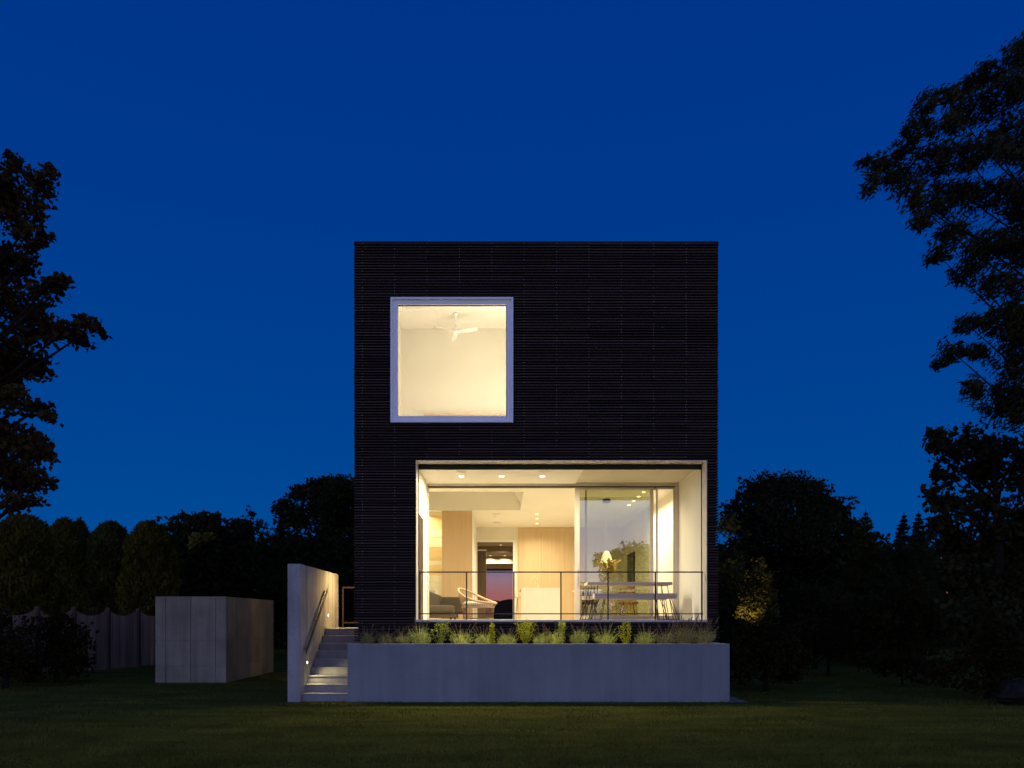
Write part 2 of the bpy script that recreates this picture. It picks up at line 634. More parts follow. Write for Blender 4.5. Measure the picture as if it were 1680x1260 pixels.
for k in range(nsl):
    z1 = ZT - .03 - k * PITCH
    z0 = z1 - SH
    if z0 < .62:
        break
    for a, b in free_spans(z0, z1):
        cuts = sorted([x for x in bat if a + .3 < x < b - .3])
        random.shuffle(cuts)
        cuts = sorted(cuts[:max(0, int(len(cuts) * .28))])
        xs = [a] + cuts + [b]
        for i in range(len(xs) - 1):
            j = random.uniform(-.0035, .0035)
            e0 = xs[i] + (.0015 if i else random.uniform(-.006, .006) * (abs(xs[i] - HX0) < .01))
            e1 = xs[i + 1] - (.0015 if i < len(xs) - 2 else random.uniform(-.006, .006) * (abs(xs[i + 1] - HX1) < .01))
            ya = YF + j + .004
            # slightly tilted top edge catches the sky
            cm.add([(e0, ya, z0), (e1, ya, z0), (e1, YF + SD, z0), (e0, YF + SD, z0), (e0, ya + .006, z1), (e1, ya + .006, z1), (e1, YF + SD, z1), (e0, YF + SD, z1)],
                   [(3, 2, 1, 0), (4, 5, 6, 7), (0, 1, 5, 4), (1, 2, 6, 5), (2, 3, 7, 6), (3, 0, 4, 7)])
        for x in bat:
            if a + .02 < x < b - .02 and random.random() < .55:
                xo = x + random.uniform(-.004, .004)
                cm.box(xo - .0055, xo + .0055, YF - .004, YF + .006, z0 + .010, z0 + .022, 1)
    for xa, xb in ((HX0, HX0 + SD), (HX1 - SD, HX1)):
        y0 = YF + SD + .002
        while y0 < YB - .1:
            y1 = min(y0 + 4.2, YB)
            j = random.uniform(-.003, .003)
            cm.box(xa + j, xb + j, y0, y1 - .003, z0, z1)
            y0 = y1
link('slat_cladding', cm, [M['clad'], M['screw']], house)

CX0, CX1, CY = HX0 + SD + .002, HX1 - SD - .002, YF + SD + .002
wm = MB()
wm.box(CX0, CX1, CY, 16.25, .3, OZ0 - .002)
wm.box(CX0, OX0, CY, 16.25, OZ0 - .002, OZ1)
wm.box(OX1, CX1, CY, 16.25, OZ0 - .002, OZ1)
wm.box(CX0, CX1, CY, 16.25, OZ1, UZ0)
wm.box(CX0, UX0, CY, 16.25, UZ0, UZ1)
wm.box(UX1, CX1, CY, 16.25, UZ0, UZ1)
wm.box(CX0, CX1, CY, 16.25, UZ1, ZT - .05)
wm.box(CX0, CX0 + .13, 16.25, YB, .3, ZT - .05)
wm.box(CX1 - .13, CX1, 16.25, YB, .3, ZT - .05)
wm.box(CX0 + .13, -1.2, YB - .2, YB, .3, ZT - .05)
wm.box(1.2, CX1 - .13, YB - .2, YB, .3, ZT - .05)
wm.box(-1.2, 1.2, YB - .2, YB, 3.78, ZT - .05)
wm.box(-1.2, 1.2, YB - .2, YB, .3, FL)
link('outer_wall', wm, M['core'], house)
link('foundation', MB().box(CX0 + .05, CX1 - .05, 16.26, YB - .21, -.05, 1.36), M['conc'], house)
rm = MB().box(CX0 + .132, CX1 - .132, 16.252, YB - .202, 9.05, ZT - .06)
link('roof', rm, M['core'], house)
capm = MB()
capm.box(HX0 - .004, HX1 + .004, YF - .006, 16.26, ZT - .026, ZT)
capm.box(HX0 - .004, HX0 + .2, 16.26, YB, ZT - .026, ZT)
capm.box(HX1 - .2, HX1 + .004, 16.26, YB, ZT - .026, ZT)
link('parapet_cap', capm, M['cap'], house)

# lower opening: pale trim, track, terrace
T = .013
lm = MB()
lm.box(OX0, OX0 + T, YF - .012, 16.36, OZ0, OZ1)
lm.box(OX1 - T, OX1, YF - .012, 16.36, OZ0, OZ1)
lm.box(OX0 + T, OX1 - T, YF - .012, 16.36, OZ1 - T, OZ1)
link('opening_trim', lm, M['lip'], house, bevel=.003)
link('screen_track', MB().box(OX0 + T, OX1 - T, 16.362, 16.40, 4.735, SOF + .04).box(OX0 + T - .002, OX0 + T + .012, 16.362, 16.385, OZ0, 4.734).box(OX1 - T - .014, OX1 - T + .002, 16.362, 16.385, OZ0, 4.734), M['black'], house)
link('soffit', MB().box(-1.80, 1.79, 16.401, 18.45, SOF, 4.94), M['ceil'], house)
link('soffit', MB().box(1.792, 4.30, 16.401, 18.45, SOF + .02, 4.94), M['soffit2'], house)  # right part of the soffit in a darker colour
fm = MB()
fm.box(OX0 - .01, OX1 + .01, YF - .010, 16.08, FL - .045, FL - .001)
link('sill', fm, M['lip'], house, bevel=.003)
fm = MB()
for i in range(8):
    for j in range(3):
        fm.box(-1.70 + i * .742, -1.70 + i * .742 + .738, 16.082 + j * .8, 16.082 + j * .8 + .796, FL - .06, FL)
link('terrace_floor', fm, M['paver'], house)
link('terrace_wall', MB().box(-1.86, -1.72, 16.364, 18.45, FL - .06, SOF), M['cream'], house)
link('terrace_wall', MB().box(4.238, 4.30, 16.364, 18.45, FL - .06, SOF + .03), M['cream'], house)
dd = link('door', MB().box(-1.722, -1.695, 16.36, 17.28, FL + .01, 3.81), M['darkdoor'], house, bevel=.003)
dd['label'] = 'dark stained side door on the left terrace wall'
hd = MB()
hd.tube([(-1.695, 16.47, 2.62), (-1.64, 16.47, 2.62), (-1.64, 16.60, 2.62)], .012, 8)
link('handle', hd, M['brass'], dd)
link('lock', MB().tube([(-1.695, 16.47, 2.45), (-1.655, 16.47, 2.45)], .022, 10), M['brass'], dd)

# sliding glass door at the back of the terrace
X = lambda px: WX(px, YD)
fr = MB()
fr.box(X(700), X(703.4), 18.45, 18.62, FL - .06, SOF + .06)
fr.box(X(1107.5), X(1113), 18.45, 18.62, FL - .06, SOF + .06)
fr.box(X(703.4), X(1107.5), 18.45, 18.62, SOF - .055, SOF + .06)
fr.box(X(703.4), X(1107.5), 18.45, 18.62, FL - .06, FL + .005)
link('sliding_door_frame', fr, M['alu'], house, bevel=.004)
HT = SOF - .058
link('door_track', MB().box(X(703.4), X(1107.5), 18.46, 18.61, HT - .022, HT + .002), M['black'], house)


def sash(a, b, y, wl_, wr_, handle=False):
    s = MB()
    s.box(a, a + wl_, y, y + .045, FL + .008, HT - .024)
    s.box(b - wr_, b, y, y + .045, FL + .008, HT - .024)
    s.box(a + wl_, b - wr_, y, y + .045, HT - .07, HT - .024)
    s.box(a + wl_, b - wr_, y, y + .045, FL + .008, FL + .10)
    o = link('sliding_panel', s, M['alu'], house, bevel=.003)
    g = MB()
    g.box(a + wl_ - .005, b - wr_ + .005, y + .018, y + .026, FL + .09, HT - .06)
    link('glass_pane', g, M['glass'] if handle else M['clear'], o)
    if handle:
        h = MB()
        hx = a + wl_ * .45
        h.tube([(hx, y - .002, 2.42), (hx, y - .03, 2.42), (hx, y - .03, 2.78), (hx, y - .002, 2.78)], .009, 8)
        link('handle', h, M['alu'], o)
    return o


sash(X(943), X(1072), 18.475, .115, .085, True)
sash(X(960), X(1080), 18.555, .05, .045)['label'] = 'rear glass panel parked behind the front one'
sash(X(1076), X(1107), 18.475, .045, .04)['label'] = 'narrow right glass panel'

# interior of the ground floor
im = MB()
WX0, WX1 = 0.59, 4.29
im.box(-2.78, WX1, 18.622, 19.3, CEIL, 4.94)
im.box(-2.78, WX1, 22.6, 26.9, CEIL, 4.94)
im.box(WX0, WX1, 19.3, 22.6, CEIL, 4.94)
link('ceiling', im, M['ceil'], house)
sk = MB()
sk.box(-2.78, WX0, 22.602, 22.70, 4.94, 5.46)                         # far side
sk.box(-2.78, WX0, 19.2, 19.298, 4.94, 5.46)                          # near side
sk.prism([(WX0 + .002, 4.942), (WX0 - .29, 5.46), (WX0 - .20, 5.46), (WX0 + .09, 4.942)], 'y', 19.3, 22.60)   # splayed side
sk.box(-2.78, .7, 19.2, 22.7, 5.462, 5.50)
link('ceiling_well', sk, M['ceil'], house)
link('interior_wall', MB().box(-2.78, -2.66, 18.622, 23.0, FL - .06, CEIL + .2), M['cream'], house)   # left
link('interior_wall', MB().box(-2.78, X(700), 18.45, 18.62, FL - .06, CEIL), M['cream'], house)   # beside the door frame
link('interior_wall', MB().box(4.237, WX1, 18.622, 26.9, FL - .06, CEIL), M['cream'], house)   # right
link('interior_wall', MB().box(2.95, 4.237, 26.88, 27.04, FL - .06, CEIL), M['cream'], house)   # back, dining side
link('interior_wall', MB().box(-.777, .63, 26.9, 27.04, 4.32, CEIL), M['cream'], house)   # over the doorway
link('interior_wall', MB().box(.51, .63, 26.9, 27.04, FL - .06, 4.32), M['cream'], house)   # jamb
link('interior_wall', MB().box(-.80, -.777, 26.9, 27.04, FL - .06, CEIL), M['cream'], house)   
tr = MB()
tr.box(-.775, .51, 26.885, 26.90, 4.255, 4.318)
tr.box(.455, .508, 26.885, 27.05, FL, 4.255)
link('doorway_casing', tr, M['white'], house)
link('oak_wall', MB().box(.632, 1.42, 26.85, 27.04, FL - .01, CEIL - .01).box(1.426, 2.21, 26.85, 27.04, FL - .01, CEIL - .01).box(2.216, 2.948, 26.85, 27.04, FL - .01, CEIL - .01), M['oak'], house)
link('wardrobe', MB().box(-1.685, -.803, 22.705, 22.73, FL, CEIL - .004), M['oakdoor'], house)
link('wardrobe_side', MB().box(-1.685, -.80, 22.732, 26.9, FL, CEIL - .002), M['white'], house)
pm = MB()
edges = [838, 846, 853, 861, 869, 882, 891, 898, 906, 913, 920, 928, 936, 944, 956, 968, 983, 1000, 1016]
kinds = [0, 1, 1, 1, 0, 0, 0, 1, 1, 1, 0, 1, 1, 0, 0, 0, 1, 0]
for k in range(len(kinds)):
    z1 = CEIL - .004 if k == 0 else WZ(edges[k], 23.0)
    z0 = max(FL, WZ(edges[k + 1], 23.0))
    pm.box(-2.66, -1.69, 23.0 + random.uniform(-.004, .004), 23.06, z0 + .003, z1, kinds[k])
link('plank_wall', pm, [M['plank'], M['honey']], house)
fl = MB()
y = 18.622
i = 0
while y < 34.0:
    y1 = min(y + .18, 34.08)
    off = random.uniform(0, 1.6)
    xs = [-2.66] + [x for x in np.arange(-2.4 + off, 4.0, 2.1)] + [4.236]
    for a, b in zip(xs[:-1], xs[1:]):
        fl.box(a + .001, b - .001, y, y1 - .002, FL - .05, FL - .002)
    y = y1
link('oak_floor', fl, M['floorw'], house)
# rear room seen through the doorway
rr = MB()
rr.box(-1.75, -1.65, 27.05, 34.09, FL - .06, 4.5)
rr.box(1.65, 1.75, 27.05, 34.09, FL - .06, 4.5)
rr.box(-1.65, 1.65, 27.05, 30.6, 4.46, 4.56)
rr.box(-1.65, 1.65, 30.6, 30.9, 4.22, 4.56)
rr.box(-1.65, 1.65, 30.9, 34.09, 4.30, 4.56)
rr.box(-1.65, 1.65, 33.4, 34.09, 3.98, 4.298)
rr.box(-1.65, 1.65, 34.02, 34.10, 3.80, 3.98)
rr.box(-1.65, -1.2, 34.02, 34.10, FL - .06, 3.798)
rr.box(1.2, 1.65, 34.02, 34.10, FL - .06, 3.798)
link('rear_room_wall', rr, M['rear'], house)
link('dark_cupboard', MB().box(-1.64, -.50, 28.4, 28.9, FL, 4.08), M['browndoor'], house)
rw = MB()
rw.box(-1.2, -1.14, 34.12, 34.2, FL, 3.78)
rw.box(1.14, 1.2, 34.12, 34.2, FL, 3.78)
rw.box(-1.14, 1.14, 34.12, 34.2, 3.72, 3.78)
rw.box(-1.14, 1.14, 34.12, 34.2, FL, FL + .06)
rwo = link('rear_window', rw, M['black'], house)
link('glass_pane', MB().box(-1.14, 1.14, 34.15, 34.16, FL + .06, 3.72), M['rearglass'], rwo)

# bedroom behind the square window
bed = MB()
BL, BR_, BY, BC, BF = -2.50, .9, 19.9, 9.0, 5.52
bed.box(BL - .1, BL, 16.26, BY, BF, BC)
bed.box(BR_, BR_ + .1, 16.26, BY, BF, BC)
bed.box(BL - .1, BR_ + .1, BY, BY + .12, BF, BC)
link('bedroom_wall', bed, M['cream'], house)
link('bedroom_ceiling', MB().box(BL - .1, BR_ + .1, 16.255, BY + .12, BC + .002, BC + .045), M['ceil'], house)
link('bedroom_floor', MB().box(BL - .1, BR_ + .1, 16.255, BY + .12, BF - .05 + .035, BF - .002), M['floorw'], house)
uw = MB()
TW = .138
for (a0, a1, y0, y1) in ((0, TW * .30, YF - .055, 16.2), (TW * .30, TW, YF - .015, 16.2)):
    xa, xb, za, zb = UX0 + a0, UX1 - a0, UZ0 + a0, UZ1 - a0
    ww = a1 - a0
    uw.box(xa, xa + ww, y0, y1, za, zb)
    uw.box(xb - ww, xb, y0, y1, za, zb)
    uw.box(xa + ww, xb - ww, y0, y1, zb - ww, zb)
    uw.box(xa + ww, xb - ww, y0, y1, za, za + ww)
uwo = link('window', uw, M['frame'], house, bevel=.003)
uwo['label'] = 'square upper window with a white frame'
gk = MB()
g0 = TW
gk.box(UX0 + g0, UX1 - g0, 16.02, 16.05, UZ1 - g0 - .012, UZ1 - g0)
gk.box(UX0 + g0, UX1 - g0, 16.02, 16.05, UZ0 + g0, UZ0 + g0 + .010)
gk.box(UX0 + g0, UX0 + g0 + .010, 16.02, 16.05, UZ0 + g0 + .010, UZ1 - g0 - .012)
gk.box(UX1 - g0 - .010, UX1 - g0, 16.02, 16.05, UZ0 + g0 + .010, UZ1 - g0 - .012)
link('gasket', gk, M['black'], uwo)
link('pane', MB().box(UX0 + g0 + .01, UX1 - g0 - .01, 16.06, 16.072, UZ0 + g0 + .01, UZ1 - g0 - .012), M['clear'], uwo)

# terrace railing
YR = 16.14
rl = bpy.data.objects.new('terrace_railing', None)
COL.objects.link(rl)
rl.parent = house
ORG[rl.name] = ORG[house.name]
zt, zb = WZ(938.6, YR), WZ(1007, YR)
x0r, x1r = WX(687, YR), WX(1153.5, YR)
link('top_rail', MB().box(x0r, x1r, YR - .02, YR + .02, zt - .013, zt + .013), M['metal'], rl, bevel=.003)
link('bottom_rail', MB().box(x0r, x1r, YR - .012, YR + .012, zb - .011, zb + .011), M['metal'], rl, bevel=.003)
for px in (689, 765.5, 843, 920.3, 997.5, 1075, 1151.5):
    x = WX(px, YR)
    link('post', MB().box(x - .0135, x + .0135, YR - .0135, YR + .0135, FL, zt - .0135), M['metal'], rl, bevel=.003)


# ------------------------------------------------------------------ lamps in ceilings
def downlight(x, y, zc, label, group, power, r=.055, spread=150, glow=None, name='downlight'):
    t = empty(name, (x, y, zc), label, 'downlight', group)
    link('trim_ring', MB().lathe([(r + .004, 0), (r + .018, 0), (r + .018, -.004), (r + .004, -.004)], (x, y, zc), 20), M['white'], t)
    link('lens', MB().lathe([(r, -.003), (r * .96, -.012), (r * .7, -.022)], (x, y, zc), 20), glow or M['led'], t)
    if power:
        lamp('AREA', 'downlight_lamp', (x, y, zc - .026), power * LK, WARM, t, r * 1.6, spread=R(spread))
    return t


g = 'downlights in the terrace soffit'
for px, lab in ((757, 'round lit downlight at the left end of the terrace soffit'), (823, 'round lit downlight in the middle of the terrace soffit'),
                (890, 'round lit downlight in the terrace soffit, rightmost of the three')):
    p = W(px, 782, 17.5)
    downlight(WX(px, 17.46), 17.46, SOF, lab, g, 58, spread=174)
for px, lab in ((757, 'flat round ceiling speaker in front of the left soffit downlight'), (892, 'flat round ceiling speaker in front of the right soffit downlight')):
    c = (WX(px, 17.0), 16.95, SOF)
    o = link('ceiling_speaker', MB().lathe([(.11, 0), (.11, -.006), (.10, -.008)], c, 28), M['lip'])
    tag(o, lab, 'speaker', 'round speakers in the terrace soffit')
g = 'downlights washing the dining room wall'
for (y, lab) in ((19.3, 'nearest downlight of the row along the dining room wall'), (20.0, 'second nearest downlight of the row along the dining room wall'),
                 (20.75, 'third downlight from the front along the dining room wall'), (21.5, 'farthest downlight of the row along the dining room wall')):
    downlight(3.56, y, CEIL, lab, g, 22, .05)
g = 'small downlights over the kitchen'
for (py, lab) in ((843, 'nearest small kitchen downlight above the tap'), (850.5, 'middle small kitchen downlight above the tap'), (858.5, 'farthest small kitchen downlight, nearest the oak wall')):
    y = (CEIL - ZC) * F / (1016 - py)
    downlight(WX(881, y), y, CEIL, lab, g, 27, .045, glow=M['softled'])
for (px, py, r, lab) in ((814.5, 843, .13, 'flat round ceiling vent nearer the terrace'), (815.5, 857, .13, 'flat round ceiling vent nearer the back doorway')):
    y = (CEIL - ZC) * F / (1016 - py)
    o = link('ceiling_vent', MB().lathe([(r, 0), (r, -.010), (r - .02, -.014)], (WX(px, y), y, CEIL), 28), M['lip'])
    tag(o, lab, 'ceiling vent', 'round vents in the living room ceiling')
o = link('smoke_detector', MB().lathe([(.06, 0), (.06, -.02), (.045, -.032)], (WX(813, 23.9), 23.9, CEIL), 20), M['white'])
tag(o, 'small white smoke detector between the two round ceiling vents', 'smoke detector')
g = 'downlights over the living room'
for (x, y, lab) in ((-2.1, 18.95, 'unseen downlight added above the sofa beside the glass door'),  # added out of sight to brighten the living room
                    (-2.25, 22.70, 'downlight washing the pale plank wall')):
    downlight(x, y, CEIL, lab, g, 34 if y < 22 else 9, .05)
for (px, y, zc, lab) in ((820.5, 28.6, 4.46, 'nearer dim downlight in the rear room ceiling'), (821.5, 30.0, 4.46, 'farther dim downlight in the rear room ceiling'),
                         (804.5, 33.1, 4.30, 'left dim downlight above the rear window'), (828, 33.1, 4.30, 'right dim downlight above the rear window')):
    downlight(WX(px, y), y, zc, lab, 'dim downlights in the rear room', 24, .05, glow=M['dimled'])

# pendant over the dining table
PX, PY = WX(995, 20.5), 20.5
t = empty('pendant_lamp', (PX, PY, 2.95), 'glowing white pendant lamp on a thin cord over the dining table', 'pendant lamp')
link('canopy', MB().lathe([(.10, 0), (.10, -.09)], (PX, PY, CEIL), 20), M['black'], t)
link('cord', MB().tube([(PX, PY, CEIL - .09), (PX, PY, 3.36)], .004, 6), M['creamf'], t)
link('shade', MB().lathe([(.015, 3.40), (.05, 3.385), (.09, 3.33), (.125, 3.24), (.15, 3.13), (.155, 3.09), (.135, 3.085)], (PX, PY, 0), 28), M['globe'], t, smooth=True)
lamp('POINT', 'pendant_bulb', (PX, PY, 2.95), 16 * LK, WARM, t, .06)


# ceiling fans
def fan(x, y, zc, rot, label, drop=.42):
    t = empty('ceiling_fan', (x, y, zc), label, 'ceiling fan', 'white ceiling fans')
    zh = zc - drop
    link('downrod', MB().lathe([(.075, 0), (.055, -.05), (.018, -.08), (.016, -drop + .08)], (x, y, zc), 18), M['white'], t, smooth=True)
    link('motor', MB().lathe([(.02, .10), (.045, .07), (.085, 0), (.098, -.03), (.075, -.06), (.03, -.07)], (x, y, zh), 24), M['white'], t, smooth=True)
    for k in range(3):
        a = rot + k * 2 * math.pi / 3
        u = Vector((math.cos(a), math.sin(a), 0))
        s = Vector((-math.sin(a), math.cos(a), 0))
        top, bot = [], []
        prof = [(.10, .035), (.18, .055), (.40, .065), (.53, .055), (.58, .035)]
        vs, fs = [], []
        for r, hw in prof:
            for sg in (1, -1):
                for th in (0, -.012):
                    p = Vector((x, y, zh - .02)) + u * r + s * hw * sg + Vector((0, 0, -.022 * sg + th))
                    vs.append(p)
        n = len(prof)
        for i in range(n - 1):
            b, c = i * 4, i * 4 + 4
            fs += [(b, b + 2, c + 2, c), (b + 1, c + 1, c + 3, b + 3), (b, c, c + 1, b + 1), (b + 2, b + 3, c + 3, c + 2)]
        fs += [(0, 1, 3, 2), (4 * n - 4, 4 * n - 2, 4 * n - 1, 4 * n - 3)]
        link('blade', MB().add(vs, fs), M['white'], t)
    return t


fan(WX(748, 19.0), 18.9, BC, R(-22), 'white three blade ceiling fan behind the square upper window')
fan(WX(773, 29.6), 29.6, 4.46, R(8), 'white ceiling fan half hidden by the doorway to the rear room', .22)

# long low wooden cabinet along the bedroom wall, and two unseen lights added to fill the room
hb = empty('bedroom_cabinet', (-.6, 19.75, BF), 'long pale wooden cabinet along the bedroom wall behind the square window', 'cabinet')
zcab = WZ(679.5, 19.6)
link('carcass', MB().box(WX(696, 19.6), .88, 19.58, 19.88, BF, zcab - .03), M['teak'], hb, bevel=.004)
link('cabinet_top', MB().box(WX(695, 19.6), .885, 19.56, 19.89, zcab - .03, zcab), M['oak'], hb, bevel=.004)
lamp('AREA', 'bedroom_fill', (-.5, 17.4, 5.68), 30 * LK, (1, .88, .61), house, 1.9, rot=(R(180), 0, 0))
lamp('POINT', 'bedroom_side_fill', (.42, 17.5, 7.0), 70 * LK, (1, .88, .61), house, .4)

# ------------------------------------------------------------------ furniture
def wire_leg(mb, x, y, z0, z1, dx, dy, r=.008):
    mb.tube([(x + dx, y + dy, z0), (x, y, z1)], r, 7)


def trestle(name, x0, x1, y0, y1, ztop, th, label, cat, group=None, splay=.12):
    t = empty(name, ((x0 + x1) / 2, (y0 + y1) / 2, FL), label, cat, group)
    tp = MB()
    n = 3 if y1 - y0 < .5 else 6
    w_ = (y1 - y0) / n
    for k in range(n):
        tp.box(x0 + .001 * k, x1 - .001 * k, y0 + k * w_ + .002, y0 + (k + 1) * w_ - .002, ztop - th, ztop)
    link('bench_seat' if 'bench' in name else 'tabletop', tp, M['teak'], t, bevel=.004)
    for xs, sg in ((x0 + .17, -1), (x1 - .17, 1)):
        for yy_, sy in ((y0 + .08, -1), (y1 - .08, 1)):
            lg = MB()
            wire_leg(lg, xs - .06, yy_, FL, ztop - th, sg * splay - .05, sy * .03)
            wire_leg(lg, xs + .07, yy_, FL, ztop - th, sg * splay + .03, sy * .03)
            lg.tube([(xs + sg * splay - .112, yy_ + sy * .03, FL + .01), (xs + sg * splay + .102, yy_ + sy * .03, FL + .01)], .008, 7)
            link('leg', lg, M['metal'], t)
    return t


trestle('terrace_table', WX(962, 17.45), WX(1100, 17.45), 17.25, 18.0, WZ(955.5, 17.45), .065, 'long weathered wooden table with thin dark legs on the terrace', 'table', splay=.10)
g = 'benches at the terrace table'
trestle('terrace_bench', WX(975, 16.75), WX(1110, 16.75), 16.70, 17.05, WZ(973.5, 16.75), .115, 'grey wooden bench in front of the terrace table, nearest the railing', 'bench', g)
trestle('terrace_bench', WX(956, 18.2), WX(1092, 18.2), 18.08, 18.38, WZ(978, 18.2), .085, 'wooden bench behind the terrace table, against the glass', 'bench', g)

# round rattan armchair
cx, cy = WX(783, 17.5), 17.5
t = empty('rattan_armchair', (cx, cy, FL), 'round rattan armchair with a cream cushion on the terrace', 'armchair')
fd = math.atan2(-.45, .9)       # the way the chair faces
rim, low, seat = [], [], []
NS = 60
for k in range(NS):
    a = 2 * math.pi * k / NS
    c_ = math.cos(a - fd)
    rr_ = .425
    rim.append(Vector((cx + rr_ * math.cos(a), cy + rr_ * .95 * math.sin(a), 2.085 - .165 * c_ + .035 * math.cos(2 * (a - fd)))))
    seat.append(Vector((cx + .02 + .36 * math.cos(a), cy + .34 * math.sin(a), 1.865)))
    low.append(Vector((cx + .02 + .335 * math.cos(a), cy + .32 * math.sin(a), 1.61)))
link('rim', MB().tube(rim, .025, 8, True), M['rattan'], t, smooth=True)
st = MB()
for k in range(NS):
    mid = (rim[k] + seat[k]) / 2 + Vector((math.cos(2 * math.pi * k / NS), math.sin(2 * math.pi * k / NS), 0)) * .012
    st.tube([rim[k], mid, seat[k], low[k]], .0048, 5)
link('cane_strands', st, M['cane'], t, smooth=True)
link('seat_ring', MB().tube(seat, .012, 7, True), M['rattan'], t, smooth=True)
link('base_ring', MB().tube(low, .014, 7, True), M['rattan'], t, smooth=True)
for k in (5, 20, 35, 50):
    link('foot', MB().tube([low[k], low[k] + Vector((0, 0, -.026))], .012, 7), M['rattan'], t)
link('cushion', MB().lathe([(.10, 1.875), (.30, 1.88), (.345, 1.91), (.345, 1.955), (.30, 1.985), (.10, 2.0)], (cx + .02, cy, 0), 30), M['creamf'], t, smooth=True)


def soft(name, c, size, rot, mat, parent, bulge=.25):
    """a cushion: a puffed rounded block"""
    n = 8
    vs, fs, idx = [], [], {}
    Mx = Matrix.Translation(c) @ Matrix.Rotation(rot[2], 4, 'Z') @ Matrix.Rotation(rot[1], 4, 'Y') @ Matrix.Rotation(rot[0], 4, 'X')

    def vid(i, j, k):
        if (i, j, k) not in idx:
            p = Vector((2 * i / n - 1, 2 * j / n - 1, 2 * k / n - 1))
            q = p.copy()
            e = [abs(a) for a in p]
            for ax in range(3):
                o = [e[b] for b in range(3) if b != ax]
                q[ax] *= 1 - bulge * .5 * max(0, (o[0] ** 4 + o[1] ** 4) / 2) * .6
            idx[(i, j, k)] = len(vs)
            vs.append(Mx @ Vector((q.x * size[0] / 2, q.y * size[1] / 2, q.z * size[2] / 2)))
        return idx[(i, j, k)]
    for a in range(n):
        for b in range(n):
            for s in (0, n):
                fs.append((vid(a, b, s), vid(a + 1, b, s), vid(a + 1, b + 1, s), vid(a, b + 1, s)))
                fs.append((vid(a, s, b), vid(a + 1, s, b), vid(a + 1, s, b + 1), vid(a, s, b + 1)))
                fs.append((vid(s, a, b), vid(s, a + 1, b), vid(s, a + 1, b + 1), vid(s, a, b + 1)))
    return link(name, MB().add(vs, fs), mat, parent, smooth=True)


t = empty('sofa', (-1.85, 20.6, FL), 'low taupe sofa inside the open glass door', 'sofa')
soft('seat_cushion', (-1.92, 20.55, 1.855), (1.44, 1.5, .21), (0, 0, 0), M['taupe'], t)
link('sofa_base', MB().box(-2.60, -1.16, 19.85, 21.85, FL + .05, 1.76), M['taupe'], t, bevel=.02)
soft('back_cushion', (-1.75, 21.6, 1.98), (1.62, .42, .46), (0, 0, 0), M['taupe'], t)
for x in (-2.5, -1.25):
    for y in (19.95, 21.75):
        link('foot', MB().box(x - .03, x + .03, y - .03, y + .03, FL, FL + .05), M['black'], t)
pl = soft('throw_pillow', (-1.80, 20.35, 2.10), (.50, .14, .38), (R(-18), R(20), R(12)), M['taupe'], None)
tag(pl, 'taupe throw pillow leaning on the sofa', 'pillow')
pl = soft('throw_pillow', (-2.0, 20.75, 2.20), (.48, .14, .42), (R(-14), R(12), R(5)), M['grey'], None)
tag(pl, 'light grey throw pillow behind the taupe one on the sofa', 'pillow')

# kitchen island, tap, stool
ix0, ix1 = WX(855, 22), WX(918.5, 22)
t = empty('kitchen_island', ((ix0 + ix1) / 2, 23.3, FL), 'cream stone kitchen island in front of the oak wall', 'kitchen island')
zi = WZ(964.5, 22)
link('end_panel', MB().box(ix0, ix1, 22.0, 22.05, FL, zi - .031), M['stone'], t, bevel=.003)
link('worktop', MB().box(ix0, ix1, 22.0, 24.6, zi - .03, zi), M['stone'], t, bevel=.003)
link('cupboard', MB().box(ix0 + .25, ix1 - .01, 22.052, 24.55, FL, zi - .032), M['oakdoor'], t)
tx, ty = WX(882.5, 22.7), 22.7
fa = [(tx, ty, zi), (tx, ty, zi + .2)]
for k in range(9):
    a = math.pi * k / 8
    fa.append((tx - .095 + .095 * math.cos(a), ty, zi + .24 + .11 * math.sin(a)))
fa.append((tx - .19, ty, zi + .16))
t2 = empty('kitchen_tap', (tx, ty, zi), 'arched pale metal tap on the kitchen island', 'tap')
link('spout', MB().tube(fa, .014, 10), M['brass'], t2, smooth=True)
link('lever', MB().tube([(tx, ty, zi + .07), (tx + .06, ty, zi + .09)], .008, 8), M['brass'], t2)
link('tap_base', MB().lathe([(.028, 0), (.028, .03), (.018, .035)], (tx, ty, zi), 16), M['brass'], t2)
sx, sy = ix0 - .01, 22.6
t = empty('bar_stool', (sx, sy, FL), 'pale bar stool tucked against the left side of the kitchen island', 'stool')
link('seat', MB().lathe([(.15, 0), (.17, .02), (.16, .045)], (sx, sy, FL + .62), 22), M['creamf'], t, smooth=True)
for a in (.6, 2.2, 3.8, 5.4):
    link('leg', MB().tube([(sx + .12 * math.cos(a), sy + .12 * math.sin(a), FL + .62), (sx + .19 * math.cos(a), sy + .19 * math.sin(a), FL)], .012, 8), M['lip'], t)
bk = [(sx - .16, sy + .15 * math.sin(a), FL + .64 + .22 * math.cos(a)) for a in np.linspace(-1.5, 1.5, 9)]
link('backrest', MB().tube(bk, .014, 8), M['lip'], t, smooth=True)

